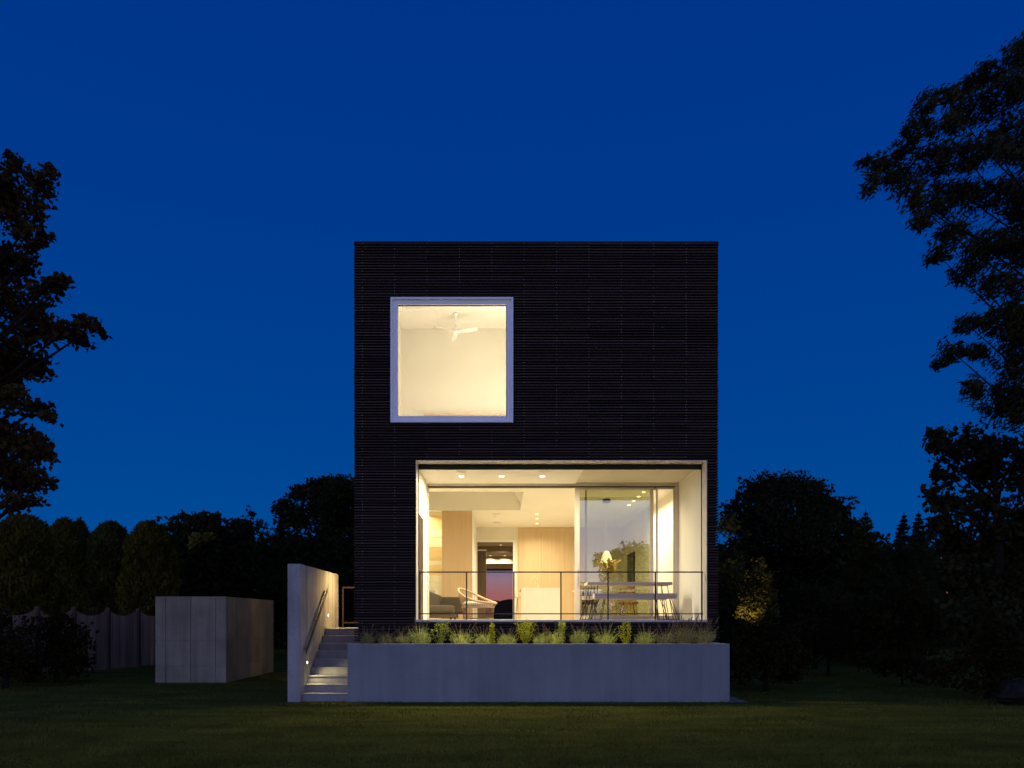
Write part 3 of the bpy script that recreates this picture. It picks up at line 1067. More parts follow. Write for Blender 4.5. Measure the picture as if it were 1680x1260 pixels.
# dining room
dx0, dx1, dy0, dy1 = 1.95, 3.55, 20.05, 20.95
zd = WZ(967.5, 20.1)
t = empty('dining_table', ((dx0 + dx1) / 2, 20.5, FL), 'pale dining table behind the sliding glass', 'table')
link('tabletop', MB().box(dx0, dx1, dy0, dy1, zd - .04, zd), M['white'], t, bevel=.004)
for x in (dx0 + .14, dx1 - .14):
    for y in (dy0 + .12, dy1 - .12):
        link('leg', MB().tube([(x, y, FL), (x, y, zd - .04)], [.018, .028], 10), M['wood'], t)
vx, vy = WX(999, 20.5), 20.5
t = empty('vase', (vx, vy, zd), 'stoneware vase holding dry pampas grass on the dining table', 'vase')
link('vase_body', MB().lathe([(.05, 0), (.085, .05), (.095, .12), (.06, .20), (.04, .23), (.048, .25)], (vx, vy, zd), 22), M['pot'], t, smooth=True)
VV, FF = [], []
for k in range(130):
    a = RNG.random() * 6.283
    tl = .38 + .46 * RNG.random()
    out = .10 + .28 * RNG.random()
    P = []
    for s in np.linspace(0, 1, 6):
        P.append((vx + math.cos(a) * out * s ** 1.6, vy + math.sin(a) * out * s ** 1.6, zd + .22 + tl * (s - .28 * s ** 3)))
    wv = Vector((-math.sin(a), math.cos(a), .3)) * .0065
    for s in range(5):
        b = len(VV)
        wk = 1 + 2.2 * (s >= 2)
        p0, p1 = Vector(P[s]), Vector(P[s + 1])
        VV += [p0 - wv * wk, p0 + wv * wk, p1 + wv * wk, p1 - wv * wk]
        FF.append((b, b + 1, b + 2, b + 3))
link('pampas_grass', MB().add(VV, FF), M['pampas'], t)


def slat_stool(x, y, label):
    t = empty('slatted_stool', (x, y, FL), label, 'stool', 'slatted wooden stools in the dining room')
    link('seat', MB().lathe([(.15, 0), (.165, .015), (.165, .035), (.14, .045)], (x, y, FL + .46), 22), M['wood'], t)
    s = MB()
    for k in range(18):
        a = 2 * math.pi * k / 18
        s.tube([(x + .13 * math.cos(a), y + .13 * math.sin(a), FL + .46), (x + .215 * math.cos(a), y + .215 * math.sin(a), FL + .02)], .011, 6)
    link('slats', s, M['wood'], t)
    link('foot_ring', MB().tube([(x + .215 * math.cos(a), y + .215 * math.sin(a), FL + .02) for a in np.linspace(0, 2 * math.pi, 24, endpoint=False)], .016, 6, True), M['wood'], t)


slat_stool(WX(1012, 19.6), 19.6, 'slatted wooden stool under the dining table, left of its twin')
slat_stool(WX(1034, 19.5), 19.5, 'slatted wooden stool under the dining table, right of its twin')


def dining_chair(x, y, rz, mat, label):
    t = empty('dining_chair', (x, y, FL), label, 'chair', 'upholstered dining chairs')
    u = Vector((math.cos(rz), math.sin(rz), 0))
    soft('seat', (x, y, FL + .46), (.46, .46, .09), (0, 0, rz), mat, t)
    b = Vector((x, y, FL + .68)) - u * .22
    soft('backrest', b, (.08, .46, .38), (0, R(-8), rz), mat, t)
    for a in (45, 135, 225, 315):
        q = Vector((math.cos(R(a) + rz), math.sin(R(a) + rz), 0))
        link('leg', MB().tube([(x + q.x * .24, y + q.y * .24, FL + .42), (x + q.x * .29, y + q.y * .29, FL)], [.016, .011], 8), M['darkdoor'], t)


dining_chair(WX(1031, 21.35), 21.35, R(-90), M['red'], 'red upholstered dining chair at the far side of the dining table')
dining_chair(WX(966, 21.3), 21.3, R(-90), M['darkdoor'], 'dark brown dining chair at the far side of the dining table')

pf = empty('picture', (4.22, 25.1, 2.4), 'dark framed picture on the dining room wall', 'picture')
link('picture_frame', MB().box(4.205, 4.236, 24.45, 25.75, FL + .55, WZ(905, 24.45)), M['black'], pf)
link('print', MB().box(4.200, 4.2045, 24.52, 25.68, FL + .62, WZ(905, 24.45) - .07), M['art'], pf)

# ------------------------------------------------------------------ planter, steps, stair wall
PX0, PX1 = WX(570, 15), WX(1197, 15)
ZP = WZ(1056.5, 15)
pl = empty('planter', ((PX0 + PX1) / 2, 15.5, 0), 'long low grey concrete planter along the foot of the house', 'planter')
pm = MB()
jx = [PX0] + [WX(p, 15) for p in (676, 728, 781, 832, 886, 939, 991, 1045, 1098, 1150)] + [PX1]
pm.box(PX0, PX1, 15.012, 15.18, -.05, ZP - .012)
for a, b in zip(jx[:-1], jx[1:]):
    pm.box(a + .0012, b - .0012, 15.0 + random.uniform(-.0012, .0012), 15.0118, -.05, ZP - .012)
pm.box(PX0, PX0 + .16, 15.182, 15.99, -.05, ZP - .012)
pm.box(PX1 - .16, PX1, 15.182, 15.99, -.05, ZP - .012)
link('planter_wall', pm, M['conc'], pl)
cp = MB()
cp.box(PX0 - .003, PX1 + .003, 14.997, 15.183, ZP - .011, ZP)
cp.box(PX0 - .003, PX0 + .163, 15.184, 15.992, ZP - .011, ZP)
cp.box(PX1 - .163, PX1 + .003, 15.184, 15.992, ZP - .011, ZP)
link('rim', cp, M['conc_stair'], pl, bevel=.003)
sl = MB()
nx, ny = 90, 10
vs = [(PX0 + .165 + (PX1 - PX0 - .33) * i / nx, 15.185 + .8 * j / ny, ZP - .05 + random.uniform(-.02, .02)) for j in range(ny + 1) for i in range(nx + 1)]
sl.add(vs, [(j * (nx + 1) + i, j * (nx + 1) + i + 1, (j + 1) * (nx + 1) + i + 1, (j + 1) * (nx + 1) + i) for j in range(ny) for i in range(nx)])
link('soil', sl, M['soil'], pl)

gv = MB()
for k in range(420):
    x, y = random.uniform(PX1 + .01, PX1 + .33), random.uniform(14.93, 15.9)
    if random.random() < .25:
        x, y = random.uniform(PX0 + .02, PX1), random.uniform(14.93, 14.985)
    s = random.uniform(.010, .024)
    gv.obox((x, y, s * .3), (s * 1.4, s, s * .8), (random.random(), random.random(), random.random() * 3))
tag(link('gravel', gv, M['gravel'], origin=(PX1, 15, 0)), 'strip of pale gravel at the foot of the planter', 'gravel', kind='stuff')

SX0, SX1, SXW = -3.84, -2.935, -4.08
stw = empty('stair_wall', ((SXW + SX0) / 2, 16.8, 0), 'tall pale concrete wall beside the outdoor steps with a handrail', 'wall')
swm = MB()
ys = [15.0]
while ys[-1] < 18.55:
    ys.append(min(18.6, ys[-1] + random.choice((.10, .13, .16, .09))))
swm.box(SXW, SX0 - .012, 15.0, 18.6, -.05, 2.66)
for a, b in zip(ys[:-1], ys[1:]):
    swm.box(SX0 - .0118, SX0 + random.uniform(-.004, .0025), a + .001, b - .001, -.05, 2.66)
link('concrete_wall', swm, M['conc_stair'], stw)
hr = MB()
pa, pb = Vector((SX0 + .06, 15.22, .955)), Vector((SX0 + .06, 17.13, 2.245))
ang = math.atan2(pb.z - pa.z, pb.y - pa.y)
c = (pa + pb) / 2
hr.obox(c, (.016, (pb - pa).length, .075), (ang, 0, 0))
hro = link('handrail', hr, M['bronze'], stw, bevel=.003)
for s in (.08, .5, .92):
    q = pa.lerp(pb, s)
    link('bracket', MB().tube([(SX0 - .005, q.y, q.z - .03), (SX0 + .05, q.y, q.z - .03), (SX0 + .06, q.y, q.z - .01)], .008, 7), M['metal'], hro)


def step_light(y, z, label, power):
    t = empty('step_light', (SX0, y, z), label, 'step light', 'round recessed step lights')
    prof = [(.028, 0), (.040, .002), (.040, .010), (.028, .012)]
    v = MB().lathe(prof, (0, 0, 0), 22)
    v.v = [(SX0 + .004 + c_, y + a_, z + b_) for a_, b_, c_ in v.v]
    link('trim_ring', v, M['alu'], t)
    v = MB().lathe([(.027, .004), (.027, .012)], (0, 0, 0), 20)
    v.v = [(SX0 + .004 + c_, y + a_, z + b_) for a_, b_, c_ in v.v]
    link('lens', v, M['stepled'], t)
    lamp('SPOT', 'step_lamp', (SX0 + .03, y, z), power, (1, .86, .45), t, .02, (0, R(-50), 0), cone=R(125), blend=.8)


step_light(WX(0, 1) and 15.5, WZ(1087, 15.5), 'lower round step light near the foot of the concrete stair wall', 30)
step_light(17.4, WZ(1009.5, 17.4), 'upper round step light beside the top of the steps', 26)

stp = empty('outdoor_steps', ((SX0 + SX1) / 2, 16.2, 0), 'concrete steps climbing between the stair wall and the planter', 'steps')
RH = .1551
for k in range(9):
    y0 = 15.10 + .25 * k
    y1 = 19.0 if k == 8 else y0 + .25
    z1 = RH * (k + 1)
    b = MB()
    b.box(SX0 + .006, SX1 - .004, y0 + .012, y1 + (.0 if k == 8 else .012), z1 - RH - (.0 if k else .05), z1 - .022)
    b.box(SX0 + .006, SX1 - .004, y0, y1 - (.0 if k == 8 else .001), z1 - .0218, z1)
    o = link('step', b, M['step'], stp, bevel=.002)
link('step_base', MB().box(SX0 + .05, SX1 - .05, 17.2, 18.95, -.05, RH * 8 - .002), M['step'], stp)

# guard rail closing the landing
gx0 = WX(561.5, 18.75)
gr = empty('landing_guardrail', ((gx0 - 3) / 2, 18.75, RH * 9), 'thin bronze metal guardrail at the back of the landing', 'railing')
z0, z1 = WZ(1021.5, 18.75), WZ(964, 18.75)
link('top_rail', MB().box(gx0, -2.995, 18.73, 18.77, z1 - .018, z1 + .018), M['bronze'], gr)
link('bottom_rail', MB().box(gx0 + .037, -2.995, 18.735, 18.765, z0 - .015, z0 + .015), M['bronze'], gr)
link('post', MB().box(gx0, gx0 + .035, 18.735, 18.765, RH * 9, z1 - .019), M['bronze'], gr)

# sconce on the side wall of the house, lighting the stair wall
sc = empty('wall_sconce', (HX0 - .05, 17.8, 2.5), 'small black wall sconce on the side of the house above the landing', 'wall lamp')
link('sconce_body', MB().box(HX0 - .10, HX0 - .008, 17.74, 17.86, 2.50, 2.68), M['black'], sc)
link('lens', MB().box(HX0 - .09, HX0 - .02, 17.75, 17.85, 2.492, 2.499), M['led'], sc)
lamp('SPOT', 'sconce_lamp', (HX0 - .06, 17.8, 2.46), 115, (1, .66, .28), sc, .05, (0, R(60), 0), cone=R(165), blend=.7)

sc = empty('wall_sconce', (HX0 - .05, 21.8, 2.5), 'small black wall sconce on the side of the house facing the outbuilding', 'wall lamp')
link('sconce_body', MB().box(HX0 - .10, HX0 - .008, 21.74, 21.86, 2.50, 2.68), M['black'], sc)
link('lens', MB().box(HX0 - .108, HX0 - .101, 21.75, 21.85, 2.51, 2.67), M['led'], sc)
lamp('SPOT', 'sconce_lamp', (HX0 - .14, 21.8, 2.58), 36, (1, .82, .68), sc, .10, (0, R(82), 0), cone=R(150), blend=1)

# ------------------------------------------------------------------ concrete outbuilding
BX0, BX1, BY0, BY1, BZ = WX(255, 19.6), WX(371, 19.6), 19.6, 23.7, WZ(980, 19.6)
ob = empty('outbuilding', ((BX0 + BX1) / 2, 21.6, 0), 'plain board marked concrete box building standing on the lawn', 'outbuilding')
om = MB()
om.box(BX0 + .03, BX1 - .03, BY0 + .03, BY1, -.05, BZ)
jx = [BX0] + [WX(p, 19.6) for p in (272, 313, 354)] + [BX1]
jz = [-.05, .42, 1.06, 1.50, BZ]
for a, b in zip(jx[:-1], jx[1:]):
    for c_, d_ in zip(jz[:-1], jz[1:]):
        om.box(a + (.007 if a > BX0 else 0), b - (.007 if b < BX1 else 0), BY0 + random.uniform(-.004, .003), BY0 + .0298, c_ + .0035, d_ - (.0035 if d_ < BZ else 0))
jy = [BY0 + .0302, 20.25, 21.3, 22.4, BY1]
for a, b in zip(jy[:-1], jy[1:]):
    for c_, d_ in zip(jz[:-1], jz[1:]):
        om.box(BX1 - .0298, BX1 + random.uniform(-.004, .002), a + .004, b - .004, c_ + .003, d_ - (.003 if d_ < BZ else 0))
link('concrete_wall', om, M['conc_box'], ob)
link('roof_edge', MB().box(BX0 - .003, BX1 + .003, BY0 - .004, BY1 + .003, BZ + .001, BZ + .022), M['conc_box'], ob)

# ------------------------------------------------------------------ scalloped fence
def fx(Y):
    return -12.4 + .212 * (Y - 23.7)


fe = empty('wooden_fence', (fx(23), 23, 0), 'weathered wooden fence with scalloped panels behind the bushes', 'fence')
fy = [18.85, 20.25, 21.66, 23.0, 24.4, 25.8, 27.2]
for a in fy:
    p = MB()
    x = fx(a)
    p.box(x - .055, x + .055, a - .055, a + .055, -.05, 1.90)
    p.add([(x - .075, a - .075, 1.901), (x + .075, a - .075, 1.901), (x + .075, a + .075, 1.901), (x - .075, a + .075, 1.901), (x, a, 1.975)],
          [(3, 2, 1, 0), (0, 1, 4), (1, 2, 4), (2, 3, 4), (3, 0, 4)])
    link('post', p, M['fencepost'], fe)
for a, b in zip(fy[:-1], fy[1:]):
    bm_ = MB()
    n = 13
    for k in range(n):
        s0, s1 = (k + .03) / n, (k + .97) / n
        y0, y1 = a + .06 + (b - a - .12) * s0, a + .06 + (b - a - .12) * s1
        h0 = 1.70 + .17 * (2 * s0 - 1) ** 2
        h1 = 1.70 + .17 * (2 * s1 - 1) ** 2
        j = random.uniform(-.004, .004)
        vs = []
        for dx_ in (0, -.02):
            vs += [(fx(y0) + j + dx_, y0, .04), (fx(y1) + j + dx_, y1, .04), (fx(y1) + j + dx_, y1, h1), (fx(y0) + j + dx_, y0, h0)]
        bm_.add(vs, [(0, 1, 2, 3), (7, 6, 5, 4), (0, 4, 5, 1), (1, 5, 6, 2), (2, 6, 7, 3), (3, 7, 4, 0)])
    link('fence_panel', bm_, M['fence'], fe)


# ------------------------------------------------------------------ vegetation
def leaf_quads(C, size, aspect, D=None, jit=.5):
    """C (N,3) centres -> rhombic leaves"""
    n = len(C)
    a = RNG.normal(size=(n, 3))
    if D is not None:
        a = np.asarray(D)[None, :] if np.ndim(D) == 1 else D
        a = a + RNG.normal(size=(n, 3)) * jit
    a /= np.linalg.norm(a, axis=1, keepdims=True) + 1e-9
    b = np.cross(a, RNG.normal(size=(n, 3)))
    b /= np.linalg.norm(b, axis=1, keepdims=True) + 1e-9
    s = size * (.6 + .8 * RNG.random((n, 1)))
    V_ = np.zeros((n, 4, 3))
    V_[:, 0] = C - a * s * .5
    V_[:, 1] = C + b * s * aspect * .5 - a * s * .05
    V_[:, 2] = C + a * s * .5
    V_[:, 3] = C - b * s * aspect * .5 - a * s * .05
    return V_.reshape(-1, 3), np.arange(4 * n).reshape(-1, 4)


def clump_points(cl, density, sub=9, tight=.34):
    """cl: list of (center, (rx,ry,rz)) -> leaf centres gathered into sub-clumps"""
    out = []
    for c, r in cl:
        c, r = np.array(c), np.array(r)
        n = int(density * float(np.prod(r)) ** (2 / 3))
        m = max(4, sub)
        d = RNG.normal(size=(m, 3))
        d /= np.linalg.norm(d, axis=1, keepdims=True)
        d *= (.35 + .65 * RNG.random((m, 1))) ** .7
        k = RNG.integers(0, m, n)
        p = d[k] + np.clip(RNG.normal(size=(n, 3)), -1.7, 1.7) * tight * (.5 + RNG.random((m, 1))[k])
        out.append(c + np.clip(p, -1.25, 1.25) * r * .8)
    return np.concatenate(out)


def limbs(mb, base, top, cl, r0, n=14):
    base, top = Vector(base), Vector(top)
    path = []
    for i in range(7):
        s = i / 6
        path.append(base.lerp(top, s) + Vector((math.sin(s * 5 + base.x) * .06, math.cos(s * 4) * .05, 0)) * (top - base).length * .12)
    mb.tube(path, [r0 * (1.15 - .85 * i / 6) * (1.25 if i == 0 else 1) for i in range(7)], 9)
    idx = list(range(len(cl)))
    random.shuffle(idx)
    for i in idx[:n]:
        e = Vector(cl[i][0])
        s = min(.95, max(.25, (e.z - base.z) / max(.1, (top.z - base.z)) * .8))
        k = s * 6
        st_ = path[int(k)].lerp(path[min(6, int(k) + 1)], k - int(k))
        mid = st_.lerp(e, .55) + Vector((0, 0, -.06 * (e - st_).length + .04))
        rr0 = r0 * (1.1 - .85 * s) * .55
        mb.tube([st_, mid, e], [rr0, rr0 * .55, rr0 * .2], 6)


def tree(name, base, top, cl, leaf, label, cat='tree', group=None, size=.2, aspect=.6, density=420, sub=9, r0=.16, D=None, jit=.5, n=14, tight=.34, twig=0):
    t = empty(name, (base[0], base[1], 0), label, cat, group)
    tb = MB()
    limbs(tb, base, top, cl, r0, n)
    link('trunk', tb, M['bark'], t, smooth=True)
    P = clump_points(cl, density, sub, tight)
    v, f = leaf_quads(P, size, aspect, D, jit)
    v[:, 2] = np.maximum(v[:, 2], .01)
    np_mesh('crown', v, f, leaf, t)
    return t


def pxc(lst, Y, dy=.8, jy=.7):
    """(px, py, radius px) -> clumps at distance ~Y with real depth"""
    out = []
    for q in lst:
        px, py, r = q[:3]
        ry_ = q[3] if len(q) > 3 else r
        y = Y + random.uniform(-jy, jy)
        c = W(px, py, y)
        out.append((tuple(c), (r * y / F, max(.3, dy * (r + ry_) / 2 * y / F * 1.2), ry_ * y / F)))
    return out


# big maple at the left edge
cl = pxc([(2, 285, 26, 34), (25, 268, 12, 14), (62, 305, 26, 20), (82, 280, 10, 10), (15, 345, 48, 40), (62, 352, 22, 26), (58, 392, 30, 22), (10, 430, 45, 40),
          (80, 470, 34, 18), (98, 462, 16, 12), (30, 500, 50, 40), (60, 545, 44, 26), (112, 538, 26, 16), (146, 530, 20, 13), (166, 542, 9, 8), (125, 556, 22, 10),
          (15, 590, 50, 36), (55, 600, 30, 26), (18, 650, 34, 28), (60, 672, 26, 16), (80, 684, 12, 9), (15, 710, 40, 34), (52, 735, 34, 26), (76, 745, 14, 18),
          (25, 780, 44, 34), (66, 790, 24, 22), (30, 826, 38, 18), (-60, 330, 50, 50), (-70, 430, 80, 80), (-70, 580, 80, 80), (-70, 730, 80, 80),
          (-150, 350, 90, 90), (-160, 520, 90, 90), (-150, 700, 90, 90)], 15)
tree('maple_tree', (WX(-110, 15), 15, -.1), W(-60, 330, 15), cl, L['maple'], 'tall dark maple tree at the left edge reaching above the fence', size=.115, aspect=.75,
     density=3000, sub=15, r0=.2, n=26, tight=.33)
# tall windblown tree at the right edge
cl = pxc([(1668, 92, 26, 26), (1630, 118, 34, 20), (1590, 140, 30, 16), (1550, 158, 34, 16), (1515, 175, 22, 16), (1655, 150, 44, 32), (1600, 180, 50, 28), (1545, 205, 46, 24),
          (1500, 215, 20, 20), (1480, 245, 24, 16), (1445, 268, 24, 13), (1416, 268, 14, 8), (1430, 300, 16, 22), (1465, 290, 34, 24), (1490, 320, 26, 30), (1530, 265, 46, 32),
          (1600, 250, 54, 34), (1660, 230, 44, 40), (1540, 330, 40, 30), (1510, 365, 24, 16), (1600, 320, 50, 36), (1660, 320, 46, 40), (1560, 390, 36, 26), (1540, 420, 24, 14),
          (1620, 400, 46, 34), (1590, 450, 34, 22), (1670, 410, 40, 44), (1640, 470, 42, 30), (1640, 530, 34, 30), (1590, 535, 30, 18), (1560, 575, 24, 20), (1542, 598, 13, 11),
          (1600, 575, 24, 20), (1650, 590, 40, 36), (1670, 530, 34, 40), (1598, 640, 24, 26), (1640, 660, 40, 34), (1675, 660, 40, 44), (1730, 200, 80, 90), (1740, 360, 80, 90),
          (1740, 520, 80, 90), (1730, 680, 70, 90), (1720, 100, 60, 60), (1800, 300, 90, 110), (1800, 500, 90, 110)], 15.5)
tree('willow_tree', (WX(1760, 15.5), 15.5, -.1), W(1690, 150, 15.5), cl, L['willow'], 'tall windblown tree at the right edge with thin sweeping leaves', size=.12, aspect=.28,
     density=5600, sub=22, r0=.085, D=(-.8, .1, -.75), jit=.6, n=20, tight=.27)
cl = pxc([(1540, 715, 22, 12), (1565, 735, 34, 20), (1530, 735, 12, 12), (1600, 720, 34, 26), (1550, 775, 30, 24), (1600, 780, 44, 36), (1535, 815, 24, 22), (1575, 830, 40, 30), (1650, 760, 44, 50),
          (1640, 850, 50, 50), (1590, 890, 50, 40), (1540, 870, 34, 30), (1680, 900, 50, 60), (1640, 960, 60, 50), (1720, 780, 60, 80), (1560, 950, 50, 40), (1600, 1010, 60, 40), (1670, 1030, 60, 46)], 17)
tree('oak_tree', (WX(1640, 17), 17, -.1), W(1630, 760, 17), cl, L['dark2'], 'dark leafy tree below the windblown tree at the right edge', size=.14, aspect=.7, density=1900,
     sub=12, r0=.16, n=18)


def column(px, top, w_px, Y, label, leaf, base_z=0, p=4.6, n=17000, size=.16):
    x, zt_, rad = WX(px, Y), WZ(top, Y), w_px * .64 * Y / F
    t = empty('arborvitae', (x, Y, 0), label, 'tree', 'columnar evergreens behind the fence')
    link('trunk', MB().tube([(x, Y, -.05), (x, Y, zt_ * .8)], [.09, .03], 8), M['bark'], t)
    h = RNG.random(n) ** .85
    a = RNG.random(n) * 6.283
    prof = (1 - h ** p) ** .5 * (.72 + .28 * np.minimum(1, h / .25))
    lump = 1 + .10 * np.sin(a * 5 + h * 17 + x) + .08 * np.sin(a * 9 - h * 31)
    rr_ = rad * prof * lump * (1.06 - .42 * RNG.random(n) ** 1.6)
    C = np.stack([x + rr_ * np.cos(a), Y + rr_ * np.sin(a), .15 + h * (zt_ - .2) + RNG.normal(size=n) * .05], 1)
    D_ = np.stack([np.cos(a) * .5, np.sin(a) * .5, np.full(n, .9)], 1)
    v, f = leaf_quads(C, size, .45, D_, .35)
    np_mesh('crown', v, f, leaf, t)


column(38, 846, 96, 27.5, 'widest columnar evergreen at the left edge behind the fence', L['arbor'], n=24000)
column(106, 852, 54, 28, 'slim columnar evergreen behind the fence, second from the left', L['arbor'])
column(130, 856, 36, 28.6, 'narrowest columnar evergreen, half hidden between its neighbours', L['arbor'])
column(182, 857, 64, 28.5, 'darker columnar evergreen behind the fence, beside the outbuilding evergreen', L['arbor2'])
column(246, 856, 66, 27.5, 'columnar evergreen rising just left of the concrete outbuilding', L['arbor'], n=16000)

cl = pxc([(300, 868, 30, 24), (310, 850, 18, 10), (340, 855, 26, 14), (355, 875, 30, 24), (320, 900, 50, 34), (290, 930, 40, 40), (350, 940, 50, 50), (385, 890, 30, 36), (310, 985, 60, 40), (390, 960, 50, 50)], 33, jy=1.2)
tree('oak_tree', (WX(330, 33), 33, -.1), W(330, 880, 33), cl, L['dark2'], 'dark spreading tree behind the outbuilding, right of the evergreens', size=.26, density=1100, r0=.15, tight=.4)
cl = pxc([(330, 884, 20, 9), (318, 892, 10, 8), (344, 878, 10, 6)], 30.5, jy=.3)
tree('ochre_bush', (WX(330, 30.5), 30.5, -.1), W(330, 895, 30.5), cl, L['yellowish'], 'slim ochre leaved tree standing in front of the dark spreading tree', 'tree', size=.15, density=1500, r0=.02)
cl = pxc([(412, 842, 8, 14), (405, 870, 14, 22), (425, 860, 9, 14), (432, 880, 12, 22), (412, 910, 26, 34), (390, 880, 10, 16), (430, 930, 30, 40), (455, 880, 14, 22)], 36, jy=.8)
tree('feathery_tree', (WX(415, 36), 36, -.1), W(412, 850, 36), cl, L['conifer'], 'thin feathery tree against the sky between two darker trees', size=.26, aspect=.4, density=520, r0=.08, tight=.4)
cl = pxc([(540, 800, 46, 20), (500, 810, 28, 14), (575, 800, 40, 20), (480, 845, 32, 30), (530, 850, 60, 46), (590, 850, 50, 60), (470, 900, 40, 40), (530, 920, 60, 50), (590, 930, 60, 60), (465, 960, 50, 40), (540, 985, 70, 50)], 36, jy=1.5)
tree('broadleaf_tree', (WX(540, 36), 36, -.1), W(540, 830, 36), cl, L['dark'], 'big rounded dark tree behind the left side of the house', size=.22, density=1500, sub=16, r0=.25, tight=.36)
cl = pxc([(1370, 840, 34, 22), (1402, 872, 22, 18), (1285, 800, 50, 26), (1245, 805, 36, 24), (1325, 812, 42, 28), (1225, 850, 40, 36), (1290, 860, 70, 50), (1355, 855, 46, 36), (1385, 895, 40, 40), (1230, 920, 46, 46), (1310, 930, 80, 60), (1390, 950, 50, 50), (1260, 985, 70, 50), (1350, 1000, 70, 46)], 36, jy=1.6)
tree('broadleaf_tree', (WX(1290, 36), 36, -.1), W(1290, 830, 36), cl, L['dark'], 'big rounded dark tree behind the right side of the house', size=.20, density=1900, sub=18, r0=.25, tight=.36)
cl = pxc([(1196, 860, 20, 26), (1205, 905, 26, 36), (1195, 950, 34, 40), (1210, 1000, 34, 40)], 27, jy=.6)
tree('evergreen_tree', (WX(1200, 27), 27, -.1), W(1198, 860, 27), cl, L['arbor2'], 'slim green tree against the right edge of the house', size=.18, density=700, r0=.08)


def conifer(px, top, w_px, Y, label, n_w=34, leaf=None, droop=.25):
    x, zt_, rad = WX(px, Y), WZ(top, Y), w_px / 2 * Y / F
    t = empty('conifer', (x, Y, 0), label, 'tree', 'pointed conifers at the right')
    tb = MB().tube([(x, Y, -.05), (x, Y, zt_)], [.12, .012], 8)
    C, D_ = [], []
    for i in range(n_w):
        h = (i + .5) / n_w
        zz = .4 + (zt_ - .5) * h
        ln = rad * (1 - h) ** .85 * 1.15 + .015
        for k in range(9):
            a = random.random() * 6.283
            l_ = ln * random.uniform(.6, 1.15)
            e = Vector((math.cos(a), math.sin(a), random.uniform(-droop, .35)))
            m_ = int(30 + 150 * l_)
            s = RNG.random(m_) ** .7
            P = np.array([x, Y, zz]) + np.outer(s * l_, np.array(e)) + RNG.normal(size=(m_, 3)) * (.012 + .06 * l_)
            C.append(P)
            D_.append(np.tile(np.array(e), (m_, 1)))
            if i % 3 == 0 and k < 4:
                tb.tube([(x, Y, zz), Vector((x, Y, zz)) + e * l_], [.018, .005], 5)
    link('trunk', tb, M['bark'], t)
    v, f = leaf_quads(np.concatenate(C), .11, .35, np.concatenate(D_), .45)
    v[:, 2] = np.maximum(v[:, 2], .01)
    np_mesh('crown', v, f, leaf or L['conifer'], t)


conifer(1420, 836, 110, 30, 'broad conifer with a ragged tip right of the big round tree', leaf=L['arbor2'])
conifer(1483, 840, 90, 28, 'left conifer of the pointed pair beneath the right edge tree')
conifer(1507, 838, 90, 29, 'right conifer of the pointed pair beneath the right edge tree')
conifer(1450, 905, 120, 27, 'shorter dark conifer between the broad conifer and the pointed pair')

# uplit small tree right of the house
cl = pxc([(1243, 935, 12, 20), (1250, 925, 6, 12), (1234, 955, 18, 18), (1256, 958, 18, 20), (1226, 978, 18, 18), (1248, 982, 26, 22), (1266, 984, 14, 20), (1230, 1002, 22, 16), (1252, 1008, 24, 18), (1268, 1000, 12, 14), (1240, 1022, 22, 10)], 23.5, jy=.3)
ut = tree('small_tree', (WX(1246, 23.5), 23.5, -.1), W(1246, 960, 23.5), cl, L['uplit'], 'small yellow leaved tree lit from below beside the house', size=.085, density=1900, r0=.03, n=8, tight=.40)
ul = empty('garden_uplight', (WX(1238, 22.3), 22.3, 0), 'garden uplight at the foot of the small yellow tree', 'garden light')
gx = WX(1238, 22.3)
link('lamp_head', MB().lathe([(.03, .10), (.05, .14), (.055, .22), (.048, .22), (.04, .16)], (gx, 22.3, 0), 16), M['black'], ul)
link('spike', MB().tube([(gx, 22.3, -.1), (gx, 22.3, .11)], .012, 7), M['black'], ul)
lamp('SPOT', 'garden_lamp', (gx, 22.3, .25), 500, (1, .74, .36), ul, .03, (R(180 - 31), R(-3), 0), cone=R(50), blend=.9)


def bush(name, lst, Y, label, leaf=None, size=.12, density=700, jy=.5, sub=10, group='dark shrubs at the edges of the lawn'):
    cl_ = pxc(lst, Y, jy=jy)
    px = sum(q[0] for q in lst) / len(lst)
    top = min(q[1] for q in lst)
    t = empty(name, (WX(px, Y), Y, 0), label, 'bush', group)
    b = MB()
    for c_, r_ in cl_:
        b.tube([(WX(px, Y) + random.uniform(-.1, .1), Y, -.05), Vector((WX(px, Y), Y, c_[2] * .4)), c_], [.03, .02, .006], 6)
    link('stems', b, M['bark'], t)
    P = clump_points(cl_, density, sub, .4)
    v, f = leaf_quads(P, size, .6)
    v[:, 2] = np.maximum(v[:, 2], .01)
    np_mesh('foliage', v, f, leaf or L['shrub'], t)


bush('round_bush', [(95, 1018, 26, 18), (70, 1040, 34, 28), (120, 1045, 28, 30), (95, 1075, 50, 30), (60, 1090, 36, 26), (120, 1095, 30, 22)], 19.3, 'round dark bush in front of the wooden fence', density=2600)
bush('ragged_bush', [(4, 1020, 14, 20), (22, 1050, 24, 22), (8, 1085, 30, 36), (40, 1095, 30, 22), (-30, 1050, 40, 50)], 17.8, 'ragged dark bush at the left edge of the lawn', density=2600, size=.11)
bush('broad_shrub', [(1225, 1045, 30, 22), (1270, 1040, 34, 20), (1250, 1075, 50, 30), (1300, 1080, 34, 26), (1220, 1100, 26, 22), (1275, 1105, 40, 16)], 17.2, 'broad dark shrub right of the planter', size=.09, density=4200, leaf=L['shrub'], sub=14)
bush('low_shrub', [(1340, 1040, 36, 24), (1380, 1050, 40, 26), (1360, 1075, 50, 20)], 22, 'low dark shrub behind the broad shrub right of the planter', density=2200)
bush('tall_shrub', [(1330, 985, 30, 26), (1370, 1000, 40, 34), (1310, 1020, 36, 28)], 25, 'tall dark shrub beside the small yellow tree', density=2200)
